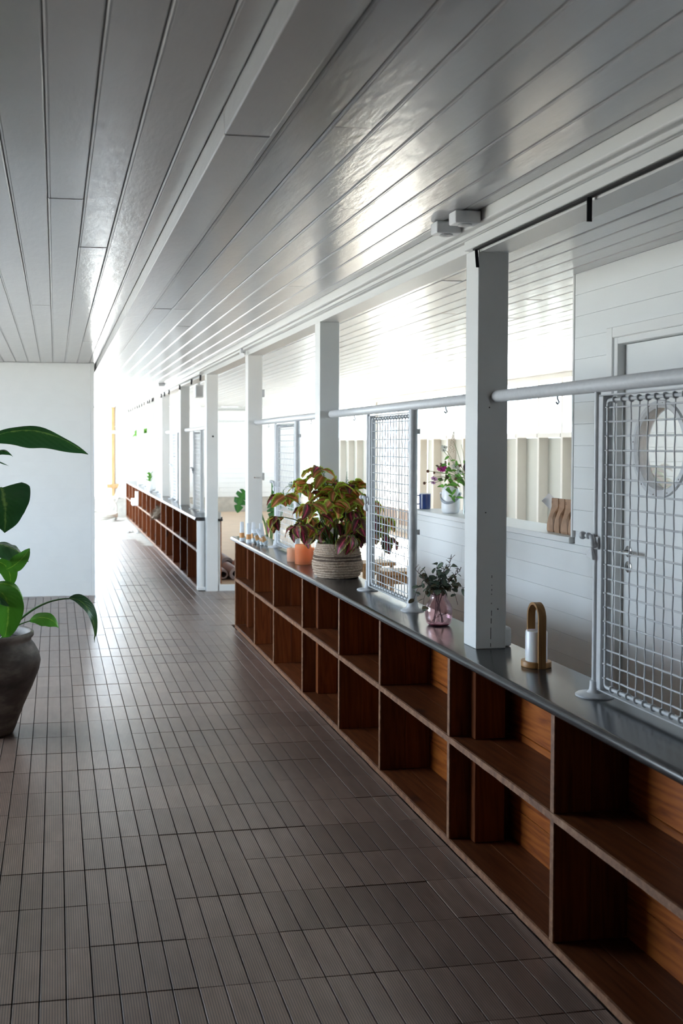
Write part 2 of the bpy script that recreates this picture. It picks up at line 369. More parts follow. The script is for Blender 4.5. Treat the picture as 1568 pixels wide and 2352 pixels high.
# ---- floor: concrete slab, black tile backing, decking tiles
mb = MB(); mb.box(-3.5, 1.95, -3.0, YF, -0.30, -0.030); mb.box(1.95, 2.6, 8.82, 11.04, -0.30, -0.030)
floor = struct(build(mb, 'floor', 'concrete'))
mb = MB(); mb.box(-3.4, 1.25, -2.9, 17.4, -0.0299, -0.014); mb.box(1.25, 1.495, -2.9, 16.3, -0.0299, -0.014); mb.box(1.495, 1.93, 8.84, 11.05, -0.0299, -0.014); mb.box(1.93, 2.58, 8.84, 11.02, -0.0299, -0.014)
build(mb, 'tile_backing', 'dark_gap', floor)
def tile_mesh(nslat):
    t = MB()
    for k in range(math.ceil(nslat)):
        x0 = k * 0.075 + 0.0020; x1 = min(k + 1, nslat) * 0.075 - 0.0020; c = 0.0005
        y0, y1 = 0.0018, 0.2982
        t.add([(x0 + c, y0 + c, 0), (x1 - c, y0 + c, 0), (x1 - c, y1 - c, 0), (x0 + c, y1 - c, 0),
               (x0, y0, -c), (x1, y0, -c), (x1, y1, -c), (x0, y1, -c), (x0, y0, -0.0135), (x1, y0, -0.0135), (x1, y1, -0.0135), (x0, y1, -0.0135)],
              [(0, 1, 2, 3), (4, 5, 1, 0), (5, 6, 2, 1), (6, 7, 3, 2), (7, 4, 0, 3), (8, 9, 5, 4), (9, 10, 6, 5), (10, 11, 7, 6), (11, 8, 4, 7)])
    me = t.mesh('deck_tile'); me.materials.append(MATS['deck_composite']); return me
T4, T2 = tile_mesh(4), tile_mesh(2.62)
tiles = []
rt = random.Random(3)
for i in range(-12, 9):
    x = 0.098 + 0.3 * i
    off = rt.uniform(-0.03, 0.03) if i < 0 else rt.uniform(-0.004, 0.004) if i < 4 else 0.0
    for j in range(-60, 24):
        y = 4.156 + off + 0.3 * -j - 0.3
        two = False
        if i == 4:
            two = not (8.85 < y and y + 0.3 < 11.062)
        if i > 4 and not (8.84 < y and y + 0.3 < 11.062): continue
        if y < -2.8 or y + 0.3 > (17.4 if i < 4 else 16.3): continue
        tiles.append((x, y, two))
def in_view(x, y):
    cy, sy = math.cos(0.1685), math.sin(0.1685)
    d = (y + .15) * cy + (x + .15) * sy
    if d < 1: return False
    u = 539.1 + 2421.1 * ((x + .15) * cy - (y + .15) * sy) / d; v = 1021 + 2421.1 * 1.56 / d
    return -110 < u < 1560 and v < 2440 and not (x + 0.3 < 0.39 and y > 10.9)
vis = sorted([t for t in tiles if in_view(t[0], t[1])], key=lambda t: t[1])
near = set(vis[:300])
rest = MB()
for t in tiles:
    x, y, two = t
    if t in near:
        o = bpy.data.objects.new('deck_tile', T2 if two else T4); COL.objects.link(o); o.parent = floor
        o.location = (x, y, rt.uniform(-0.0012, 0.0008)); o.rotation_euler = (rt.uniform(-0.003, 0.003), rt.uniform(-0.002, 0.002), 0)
    else:
        src = T2 if two else T4
        rest.add([(v.co.x + x, v.co.y + y, v.co.z) for v in src.vertices], [tuple(p.vertices) for p in src.polygons])
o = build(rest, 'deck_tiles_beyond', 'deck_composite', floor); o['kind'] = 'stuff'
# ---- raised plank floor of the room on the right
mb = MB()
mb.box(1.95, 5.92, -3.0, 8.82, -0.29, ZP); mb.box(2.62, 5.92, 8.82, 11.06, -0.29, ZP); mb.box(1.72, 5.92, 11.10, YF, -0.29, ZP)
plat = struct(build(mb, 'floor_platform', 'wood_floor'))
mb = MB(); mb.box(1.715, 2.62, 11.06, 11.098, -0.029, ZP + 0.004); build(mb, 'edge_board', 'white_paint', plat, bevel=0.003)
mb = MB(); mb.box(2.582, 2.618, 8.84, 11.06, -0.029, ZP + 0.004); build(mb, 'edge_board', 'white_paint', plat, bevel=0.003)

# ---- ceiling: backing and painted boards
mb = MB(); mb.box(-3.6, 6.0, -3.1, YF + 0.2, ZC + 0.022, ZC + 0.12); ceil = struct(build(mb, 'ceiling', 'dark_gap'))
def cboard(x0, x1, y0, y1, rnd):
    c = 0.004; g = 0.001; z = ZC + rnd.uniform(-0.0012, 0.0012)
    prof = [(x0 + g, ZC + 0.021), (x0 + g, z + c), (x0 + c + g, z), (x0 + c * 2, z), (x0 + c * 2 + .0015, z + .002), (x0 + c * 2 + .003, z), (x1 - c - g, z), (x1 - g, z + c), (x1 - g, ZC + 0.021)]
    m_ = MB(); m_.prism(prof[::-1], 1, y0 + 0.0006, y1 - 0.0006)
    o = build(m_, 'ceiling_board', 'ceiling_paint', ceil)
rc = random.Random(11)
def run(x0, x1, yseq):
    for a, b in zip(yseq, yseq[1:]): cboard(x0, x1, a, b, rc)
P = 0.1222
xs = [0.345 - P * k for k in range(-0, 31)]
cuts = {0: 4.545, 1: 4.545, 2: 3.664, 3: 6.47, 4: 6.47}
run(0.345, 0.418, [-3, 4.545, 9.1, YF])
for k in range(30):
    x1 = 0.345 - P * k; x0 = x1 - P
    c = cuts.get(k, rc.uniform(2.5, 7.5)); run(x0, x1, [-3, c, c + 4.2, c + 8.6, YF] if k < 8 else [-3, c + 2.0, YF])
rcut = [2.72, 2.72, 3.647, 3.647, 5.47, 5.47, 2.66, 6.41, 4.7]
run(0.538, 0.597, [-3, 5.2, 11, YF])
x = 0.597
for k in range(9):
    x1 = min(x + 0.1205, 1.50); 
    if x1 - x < 0.03: break
    c = rcut[k]; run(x, x1, [-3, c, c + 3.8, c + 8.2, c + 12.9, YF]); x = x1
x = 1.70; k = 0
while x < 5.9:
    x1 = min(x + 0.1215, 5.9); c = rc.uniform(3.6, 8.5); run(x, x1, [-3, c, c + 4.8, c + 9.5, YF]); x = x1; k += 1
# dropped joist cover along the ceiling
for a, b in ((-3, 2.62), (2.62, 6.4), (6.4, 11.2), (11.2, YF)):
    mb = MB(); mb.box(0.419, 0.537, a + 0.001, b - 0.001, 2.331 + (0.001 if a < 2 else 0), ZC + 0.02)
    o = build(mb, 'trim_joist', 'ceiling_paint', ceil, bevel=0.003)
# ---- beam over the columns
mb = MB()
mb.prism([(1.502, ZC + 0.02), (1.502, 2.357), (1.508, 2.352), (1.532, 2.352), (1.532, 2.338), (1.577, 2.338), (1.577, 2.300), (1.70, 2.300), (1.70, ZC + 0.02)][::-1], 1, -3, YF)
beam = struct(build(mb, 'trim_1', 'beam_paint', bevel=0.002))
mb = MB(); mb.tube([(1.552, -3, 2.345), (1.552, 8.6, 2.345)], 0.0095, 10); build(mb, 'conduit', 'beam_paint', beam, smooth=True)
mb = MB(); mb.box(1.548, 1.5765, -3, 3.86, 2.298, 2.334); build(mb, 'cover_board', 'beam_paint', beam, bevel=0.002)
mb = MB(); mb.box(1.558, 1.5765, -3, 3.80, 2.2925, 2.2978); build(mb, 'curtain_track', 'dark_gap', beam)
mb = MB(); mb.box(1.582, 1.70, -3, 3.79, 2.285, 2.2995); build(mb, 'cover_board', 'beam_paint', beam)
mb = MB(); mb.box(1.535, 1.556, 11.3, YF, 2.318, 2.3375); build(mb, 'curtain_track', 'beam_paint', beam)

# ---- left boarded wall (closed block), with corner trim
mb = MB(); mb.box(-3.4, 0.39, 10.975, 13.5, -0.03, ZC); wl = struct(build(mb, 'wall_left', 'white_paint'))
z = -0.012; k = 0
while z < ZC - 0.01:
    z1 = min(z + 0.1395, ZC - 0.003)
    mb = MB(); mb.box(-3.4, 0.359, 10.962 + (0.0006 if k % 4 else 0.0), 10.976, z + 0.0001, z1 - 0.0001); build(mb, 'board', 'board_paint', wl, bevel=0.0004); z = z1; k += 1
mb = MB(); mb.box(0.361, 0.398, 10.95, 11.02, -0.012, ZC); struct(build(mb, 'trim_2', 'white_paint', bevel=0.002))

# ---- far wall with doorway
mb = MB(); mb.box(1.28, 6.0, YF + 0.02, YF + 0.16, -0.3, ZC); mb.box(-0.45, 1.28, YF + 0.02, YF + 0.16, -0.3, 0.372); mb.box(-3.5, -0.45, YF + 0.02, YF + 0.16, -0.3, ZC)
wf = struct(build(mb, 'wall_far', 'concrete'))
z = 0.385; k = 0
while z < ZC - 0.01:
    z1 = min(z + 0.106, ZC - 0.002)
    for (a, b) in ((1.285, 3.6), (3.6, 5.9)):
        mb = MB(); mb.box(a + .0005, b - .0005, YF, YF + 0.019, z + 0.001, z1 - 0.001); build(mb, 'board', 'board_paint', wf, bevel=0.002)
    z = z1
mb = MB(); mb.box(1.72, 5.9, YF - 0.03, YF, ZP, 0.085); struct(build(mb, 'baseboard_far', 'concrete'))
mb = MB(); mb.box(-0.5, 1.35, YF - 0.05, YF + 0.18, 0.372, 0.43); struct(build(mb, 'trim_3', 'white_paint', bevel=0.004))
d2 = struct(thing('door_2', '', '')); 
for k_ in ('label', 'category'): del d2[k_]
mb = MB(); mb.box(1.205, 1.275, YF - 0.04, YF + 0.1, 0.43, ZC - 0.012); build(mb, 'jamb', 'raw_wood', d2, bevel=0.002)
mb = MB(); mb.box(-0.45, 1.203, YF - 0.035, YF + 0.1, 2.352, ZC - 0.012); build(mb, 'head', 'raw_wood', d2, bevel=0.002)
mb = MB(); mb.box(1.10, 1.36, YF - 0.065, YF - 0.041, 0.60, 0.70); build(mb, 'cross_block', 'raw_wood', d2, bevel=0.002)
mb = MB(); mb.box(1.14, 1.30, YF - 0.06, YF - 0.041, 1.80, 1.86); build(mb, 'strike_plate', 'white_paint', d2)
# ---- side wall beside the camera with a window band, wall behind the camera
mb = MB(); mb.box(-3.6, -3.4, -3.1, 5.0, -0.3, ZC); mb.box(-3.6, -3.4, 8.8, 13.6, -0.3, ZC); mb.box(-3.6, -3.4, 5.0, 8.8, -0.3, 0.6); mb.box(-3.6, -3.4, 5.0, 8.8, 2.2, ZC)
struct(build(mb, 'wall_side', 'tan_paint'))
mb = MB(); mb.box(-3.6, 6.0, -3.2, -3.0, -0.3, ZC); struct(build(mb, 'wall_behind', 'stool_wood'))

# ---- kiosk wall (right): horizontal boards, door, bar front
XK = 2.523
mb = MB(); mb.box(XK + 0.014, XK + 0.10, 4.52, 4.86, ZP, ZC); mb.box(XK + 0.014, XK + 0.10, 4.86, 7.22, ZP, 1.068)
mb.box(XK + 0.014, XK + 0.10, 3.64, 4.52, 2.075, ZC); mb.box(XK + 0.014, XK + 0.10, -3.0, 3.64, ZP, ZC)
wk = struct(build(mb, 'wall_right', 'board_paint'))
rk = random.Random(5)
zz = [2.396 - 0.1052 * k for k in range(23)]
for k in range(22):
    z1, z0 = zz[k], max(zz[k + 1], ZP + 0.002)
    if z1 <= ZP + 0.01: break
    segs = []
    if z0 > 2.07: segs = [(-3.0, 1.9), (1.9, 4.855)]
    elif z1 > 2.07: segs = [(4.515, 4.855), (-3.0, 1.9), (1.9, 3.645)]
    elif z0 > 1.06: segs = [(4.515, 4.855), (-3.0, 3.645)]
    else: segs = [(4.515, 5.62) if k % 2 else (4.515, 6.3), (5.62, 7.22) if k % 2 else (6.3, 7.22), (-3.0, 3.645)]
    for a, b in segs:
        mb = MB(); zt = z1
        if a < 1.9 or z0 > 1.06: pass
        elif z1 > 1.068: zt = 1.066
        q = rk.uniform(-0.0005, 0.0005)
        mb.box(XK + q, XK + 0.0135, a + 0.0004, b - 0.0004, z0 + 0.0004, zt - 0.0004); build(mb, 'board', 'board_paint', wk, bevel=0.0007)
mb = MB(); mb.box(XK - 0.004, XK + 0.105, 4.856, 4.872, 1.10, ZC); struct(build(mb, 'trim_4', 'white_paint', bevel=0.002))
mb = MB(); mb.box(XK - 0.012, XK + 0.30, 4.872, 7.24, 1.068, 1.098); bar = build(mb, 'bar_top', 'white_paint', bevel=0.003)
tag(bar, 'white painted bar top under the brown paper bags and flowers', 'counter')
# kiosk door
d1 = struct(thing('door_1', '', '', (XK, 4.08, ZP)))
for k_ in ('label', 'category'): del d1[k_]
d1['_o'] = (XK, 4.08, ZP)
XD = XK + 0.035
def oval_panel(y0, y1, z0, z1, cy, cz, r, x0, x1, n=40):
    m_ = MB(); outer = []; inner = []
    for i in range(n):
        a = 2 * math.pi * i / n; c, s_ = math.cos(a), math.sin(a)
        ty = ((y1 - cy) / c) if c > 1e-9 else ((y0 - cy) / c if c < -1e-9 else 1e9)
        tz = ((z1 - cz) / s_) if s_ > 1e-9 else ((z0 - cz) / s_ if s_ < -1e-9 else 1e9)
        t = min(ty, tz); outer.append((cy + c * t, cz + s_ * t)); inner.append((cy + c * r, cz + s_ * r))
    # snap corners
    for (yy, zz_) in ((y0, z0), (y0, z1), (y1, z0), (y1, z1)):
        k_ = min(range(n), key=lambda i: (outer[i][0] - yy) ** 2 + (outer[i][1] - zz_) ** 2); outer[k_] = (yy, zz_)
    vs = [(x0, p[0], p[1]) for p in outer] + [(x0, p[0], p[1]) for p in inner] + [(x1, p[0], p[1]) for p in outer] + [(x1, p[0], p[1]) for p in inner]
    fs = []
    for i in range(n):
        j = (i + 1) % n
        fs += [(i, j, n + j, n + i), (2 * n + i, 3 * n + i, 3 * n + j, 2 * n + j), (n + i, n + j, 3 * n + j, 3 * n + i), (i, 2 * n + i, 2 * n + j, j)]
    m_.add(vs, fs); return m_
PC = (4.155, 1.54)
build(oval_panel(3.705, 4.443, ZP + 0.01, 2.012, PC[0], PC[1], 0.180, XD, XD + 0.04), 'door_leaf', 'board_paint', d1)
def ringx(prof, c, n=48):       # lathe round the X axis: prof (x, r)
    m_ = MB(); b = 0; k = len(prof)
    for (x_, r_) in prof:
        for j in range(n):
            a = 2 * math.pi * j / n; m_.v.append((x_, c[0] + r_ * math.cos(a), c[1] + r_ * math.sin(a)))
    for i in range(k):
        for j in range(n):
            a = i * n + j; b_ = i * n + (j + 1) % n; c_ = ((i + 1) % k) * n + (j + 1) % n; d_ = ((i + 1) % k) * n + j
            m_.f.append((a, b_, c_, d_))
    return m_
ring = build(ringx([(XD, 0.212), (XD - 0.010, 0.208), (XD - 0.012, 0.190), (XD - 0.004, 0.178), (XD + 0.05, 0.174), (XD + 0.05, 0.18), (XD, 0.185)], PC), 'porthole_ring', 'grey_metal', d1, smooth='auto')
for j in range(12):
    a = 2 * math.pi * (j + 0.3) / 12
    mb = MB(); mb.ball((XD - 0.0115, PC[0] + 0.199 * math.cos(a), PC[1] + 0.199 * math.sin(a)), 0.004, 6, 4); 
    o = build(mb, 'screw', 'steel', ring, smooth=True)
mb = MB(); n = 40; mb.add([(XD + 0.022, PC[0] + 0.176 * math.cos(2 * math.pi * j / n), PC[1] + 0.176 * math.sin(2 * math.pi * j / n)) for j in range(n)], [tuple(range(n))]); build(mb, 'pane', 'porthole_glass', d1)
for z_, kind in ((1.075, 'handle'), (1.005, 'escutcheon')):
    rose = build(ringx([(XD, 0.026), (XD - 0.005, 0.026), (XD - 0.007, 0.022), (XD - 0.007, 0.001), (XD, 0.001)], (4.395, z_), 24), kind + ('_rose' if kind == 'handle' else ''), 'steel', d1, smooth='auto')
mb = MB(); mb.tube([(XD - 0.006, 4.395, 1.075), (XD - 0.045, 4.395, 1.075), (XD - 0.05, 4.385, 1.075), (XD - 0.05, 4.28, 1.075)], 0.008, 8); build(mb, 'lever', 'steel', d1, smooth=True)
mb = MB(); mb.box(XD - 0.0078, XD - 0.007, 4.392, 4.398, 0.997, 1.012); build(mb, 'keyhole', 'dark_gap', rose)
# frame and architrave
mb = MB(); mb.box(XK - 0.004, XD + 0.05, 4.445, 4.475, ZP, 2.045); mb.box(XK - 0.004, XD + 0.05, 3.672, 3.702, ZP, 2.045); mb.box(XK - 0.004, XD + 0.05, 3.702, 4.445, 2.016, 2.045)
build(mb, 'door_frame', 'white_paint', d1, bevel=0.002)
for a in ((4.476, 4.530, ZP, 2.095), (3.617, 3.671, ZP, 2.095), (3.671, 4.476, 2.046, 2.095)):
    mb = MB(); mb.box(XK - 0.014, XK - 0.0015, *a); build(mb, 'architrave', 'white_paint', d1, bevel=0.003)
# partition seen through the porthole
mb = MB(); mb.box(3.82, 5.78, 7.02, 7.10, ZP, ZC); wp = struct(build(mb, 'wall_partition', 'white_paint'))
for k in range(22):
    z0 = ZP + 0.003 + 0.1055 * k
    mb = MB(); mb.box(3.82, 5.78, 7.005, 7.019, z0 + .001, min(z0 + .1045, ZC - .002)); build(mb, 'board', 'board_paint', wp, bevel=0.002)

# ---- window wall (right side)
XW = 5.8
mb = MB(); mb.box(XW + 0.125, XW + 0.18, -3.0, YF, ZP - 0.3, ZP + 0.02); ww = struct(build(mb, 'wall_window', 'shade_panel'))
mb = MB(); mb.box(XW - 0.005, XW + 0.16, -3.0, YF, 2.332, ZC); build(mb, 'header', 'cream_paint', ww, bevel=0.003)
st = [11.43 + 0.605 * k for k in range(-24, 20)]
st = [y for y in st if -2.8 < y < YF - 0.1]
nwin = 1
doorY = (16.27, 18.69)
for i, y in enumerate(st):
    if doorY[0] + 0.1 < y < doorY[1] - 0.1: continue
    mb = MB(); mb.box(XW, XW + 0.125, y, y + 0.046, ZP, 2.332); build(mb, 'stud', 'cream_paint', ww, bevel=0.002)
    if i + 1 < len(st) and not (doorY[0] - 0.1 < y < doorY[1] - 0.1):
        y1 = st[i + 1]
        mb = MB(); mb.box(XW + 0.126, XW + 0.15, y, y1, ZP + 0.02, 1.64); build(mb, 'panel', 'shade_panel', ww)
        mb = MB(); mb.box(XW - 0.01, XW + 0.15, y + 0.046, y1, 1.641, 1.70); build(mb, 'sill_rail', 'cream_paint', ww, bevel=0.002)
        if y > -0.5:
            mb = MB(); mb.box(XW + 0.10, XW + 0.104, y + 0.047, y1 - 0.001, 1.701, 2.331); struct(build(mb, 'window_%d' % nwin, 'window_glass')); nwin += 1
mb = MB()
for y in (doorY[0] + 0.046, 17.43, doorY[1] - 0.10): mb.box(XW + 0.03, XW + 0.10, y, y + 0.09, ZP, 2.331)
for y0, y1 in ((doorY[0] + 0.136, 17.43), (17.52, doorY[1] - 0.10)): mb.box(XW + 0.03, XW + 0.10, y0, y1, ZP, ZP + 0.12); mb.box(XW + 0.03, XW + 0.10, y0, y1, 2.25, 2.331)
d3 = struct(build(mb, 'door_3', 'cream_paint', bevel=0.002))
for y0, y1 in ((doorY[0] + 0.136, 17.43), (17.52, doorY[1] - 0.10)):
    mb = MB(); mb.box(XW + 0.045, XW + 0.085, y0, y1, ZP + 0.121, 0.46); build(mb, 'panel', 'tan_paint', d3)
for y0, y1 in ((doorY[0] + 0.136, 17.43), (17.52, doorY[1] - 0.10)):
    mb = MB(); mb.box(XW + 0.06, XW + 0.064, y0, y1, ZP + 0.12, 2.25); build(mb, 'pane', 'window_glass', d3)

# ================================================================ SHELVES AND WORKTOPS
def worktop(name, y0, y1, label):
    z1, z0 = ZT, 0.742; r = 0.018
    prof = [(1.765, z0), (1.765, z1)] + [(1.480 - r * math.sin(a) + 0.003, (z0 + z1) / 2 + r * math.cos(a)) for a in [math.pi * i / 10 for i in range(11)]]
    m_ = MB(); m_.prism(prof, 1, y0, y1)
    o = build(m_, name, 'black_worktop', smooth='auto'); return tag(o, label, 'worktop')
XB = 1.744
def shelf_unit(y0, y1, divs, posts, label, near=True):
    root = thing('shelf_unit', label, 'shelf', (1.6, (y0 + y1) / 2, 0))
    q = 0.012
    # bottom and middle planks (front plank + back plank), cut at the dividers
    ds = sorted(divs)
    for lvl, (z0, z1) in enumerate(((0.004, 0.030), (0.405, 0.430))):
        for a, b in zip(ds, ds[1:]):
            for (xa, xb) in ((XS + 0.004, 1.632), (1.6335, XB - 0.001)):
                # leave room for the stained posts
                mb_ = MB(); mb_.box(xa, xb, a + q, b - q if True else b, z0, z1)
                build(mb_, 'shelf_plank', 'pine_y', root, bevel=0.001)
        mb_ = MB(); n = max(2, int((y1 - y0) / 0.05)); rr = random.Random(lvl + int(y0))
        pts = []
        for i in range(n + 1):
            y = y0 + (y1 - y0) * i / n; d = rr.uniform(0, 0.0022)
            pts.append((y, d))
        vs = []; fs = []
        for (y, d) in pts:
            vs += [(XS - 0.0035 + d, y, z0), (XS + 0.0038, y, z0), (XS + 0.0038, y, z1), (XS - 0.0035 + d, y, z1 - d)]
        for i in range(n):
            for k_ in range(4): fs.append((4 * i + k_, 4 * i + (k_ + 1) % 4, 4 * i + 4 + (k_ + 1) % 4, 4 * i + 4 + k_))
        fs += [(0, 1, 2, 3), (4 * n + 3, 4 * n + 2, 4 * n + 1, 4 * n)]
        mb_.add(vs, fs); build(mb_, 'edge_strip', 'worn_edge', root)
    for d in ds:
        for lvl, (z0, z1) in enumerate(((0.0305, 0.4045), (0.4305, 0.7415))):
            for (xa, xb) in ((XS + 0.004, 1.618), (1.619, XB - 0.001)):
                mb_ = MB(); mb_.box(xa, xb, d - q + 0.0005, d + q - 0.0005, z0, z1); build(mb_, 'divider_plank', 'pine_z', root, bevel=0.001)
            mb_ = MB(); mb_.box(XS - 0.002, XS + 0.0038, d - q, d + q, z0, z1); build(mb_, 'edge_strip', 'worn_edge', root, bevel=0.001)
    # back boards
    zs = [0.004, 0.155, 0.305, 0.455, 0.605, 0.741]
    for k_, (a, b) in enumerate(zip(zs, zs[1:])):
        cuts_ = [y0] + [d for n_, d in enumerate(ds[1:-1]) if (n_ + k_) % 3 == 0] + [y1]
        for ya, yb in zip(cuts_, cuts_[1:]):
            mb_ = MB(); mb_.box(XB, XB + 0.018, ya + 0.0005, yb - 0.0005, a + 0.001, b - 0.001); build(mb_, 'back_board', 'pine_back', root, bevel=0.0025)
    for p in posts:
        for (z0, z1) in ((0.0305, 0.4045), (0.4305, 0.7415)):
            mb_ = MB(); mb_.box(1.577, 1.699, p, p + 0.05, z0, z1); build(mb_, 'post', 'pine_z', root, bevel=0.002)
    return root
near_divs = [1.262, 2.13, 2.992, 3.858, 4.738, 5.462, 6.315, 7.187, 7.90, 8.778]
shelf_unit(1.25, 8.79, near_divs, [3.79, 6.246, 8.63], 'long two-tier brown pine shelf under the worktop with the potted coleus')
worktop('worktop', 1.2, 8.84, 'long black painted worktop with rounded edge carrying the potted coleus')
far_divs = [11.232, 12.066, 12.76, 13.575, 14.45, 15.154, 15.99, 16.855, 17.6, 18.461, 19.34, 20.1, 20.9, 21.8, 22.74]
shelf_unit(11.22, 22.752, far_divs, [], 'long brown pine shelf further down the passage, beyond the opening')
worktop('worktop', 11.17, 22.80, 'sunlit dark worktop on the far shelf, beyond the opening')
# white rounded casing closing the near end of the far shelf
c = thing('end_casing', 'white half-round casing with a ring at the end of the far shelf', 'casing', (1.533, 11.17, 0))
mb = MB(); n = 14; pr = [(1.575, 11.205)] + [(1.533 + 0.0415 * math.cos(a), 11.17 - 0.04 * math.sin(a)) for a in [math.pi * i / n for i in range(n + 1)]] + [(1.4915, 11.205)]
mb.prism(pr[::-1], 2, 0.0, 0.741); build(mb, 'casing_body', 'white_paint', c, smooth='auto')
mb = MB(); pr = [(1.5760, 11.21)] + [(1.531 + 0.045 * math.cos(a), 11.17 - 0.046 * math.sin(a)) for a in [math.pi * i / n for i in range(n + 1)]] + [(1.486, 11.21)]
mb.prism(pr[::-1], 2, 0.405, 0.430); build(mb, 'ring', 'white_paint', c, smooth='auto')
mb = MB(); mb.box(1.489, 1.5755, 11.122, 11.21, 0.0, 0.035); build(mb, 'foot', 'white_paint', c, bevel=0.004)

# ================================================================ COLUMNS
clabel = ['nearest white square post, beside the wooden-handled lantern', 'white square post behind the potted coleus',
          'white square post behind the clear tumblers of packets', 'white post standing on the floor at the opening, with a dark peg hole',
          'white post on the far worktop, next to the white speaker box', 'second white post on the far worktop beyond the speaker box',
          'third white post on the far worktop, beside the small white bud vase', 'furthest white post on the far worktop, near the doorway']
for i, y in enumerate(COLY):
    z0 = -0.012 if i == 3 else ZT
    r = thing('wooden_post', clabel[i], 'post', (1.638, y + 0.06, z0), 'white square posts carrying the beam')
    mb = MB(); mb.box(1.577, 1.699, y, y + 0.122, z0, 2.300); build(mb, 'shaft', 'white_paint', r, bevel=0.004, seg=2)
    if i in (0, 3):
        zb = ZT if i == 0 else 0.765
        mb = MB(); mb.box(1.6995, 1.737, y + 0.03, y + 0.10, zb, zb + 0.075); build(mb, 'corner_block', 'white_paint', r, bevel=0.01, seg=3)
    if i == 3:
        mb = MB(); mb.box(1.6995, 1.727, y + 0.02, y + 0.11, -0.012, 0.74); build(mb, 'side_batten', 'white_paint', r, bevel=0.004)
        mb = MB(); mb.box(1.70, 1.757, y + 0.03, y + 0.09, 0.742, 0.766); build(mb, 'worktop_stub', 'black_worktop', r, bevel=0.008, seg=2)
        mb = MB(); mb.tube([(1.645, y - 0.0015, 1.645), (1.645, y + 0.001, 1.645)], 0.010, 14); build(mb, 'peg_hole', 'dark_gap', r)
    if i == 0:
        for (x_, z_) in ((1.625, 1.70), (1.613, 1.30), (1.665, 0.93)):
            mb = MB(); mb.ball((x_, y - 0.0003, z_), 0.0026, 6, 4); build(mb, 'nail_hole', 'dark_gap', r)
        mb = MB()
        for (za, zb_, xo) in ((0.785, 0.80, 0), (0.815, 0.86, 0), (0.875, 0.895, .001), (0.905, 0.925, .002), (0.95, 0.955, .002), (0.985, 0.99, .002), (1.0, 1.008, .003), (1.02, 1.024, .003), (1.05, 1.06, .003)):
            mb = MB(); mb.box(1.636 + xo, 1.6380 + xo, y - 0.0006, y + 0.001, za, zb_); build(mb, 'crack', 'dark_gap', r)
        mb = MB(); mb.box(1.7065, 1.722, y + 0.16 - .06, y + 0.18 - .06, 1.215, 1.285); mb.ball((1.706, y + .08, 1.30), .010, 8, 6); mb.box(1.6985, 1.708, y + 0.09, y + 0.12, 1.20, 1.295); build(mb, 'wall_bolt', 'grey_metal', r, bevel=0.001)
    if i == 2:
        for za in (1.955, 1.26):
            mb = MB(); mb.box(1.6995, 1.724, y + 0.03, y + 0.09, za, za + 0.063); build(mb, 'switch_box', 'white_plastic', r, bevel=0.003)
        mb = MB(); mb.tube([(1.632, y - 0.001, 1.285), (1.632, y - 0.02, 1.285)], 0.006, 10); build(mb, 'bolt_head', 'steel', r, smooth='auto')

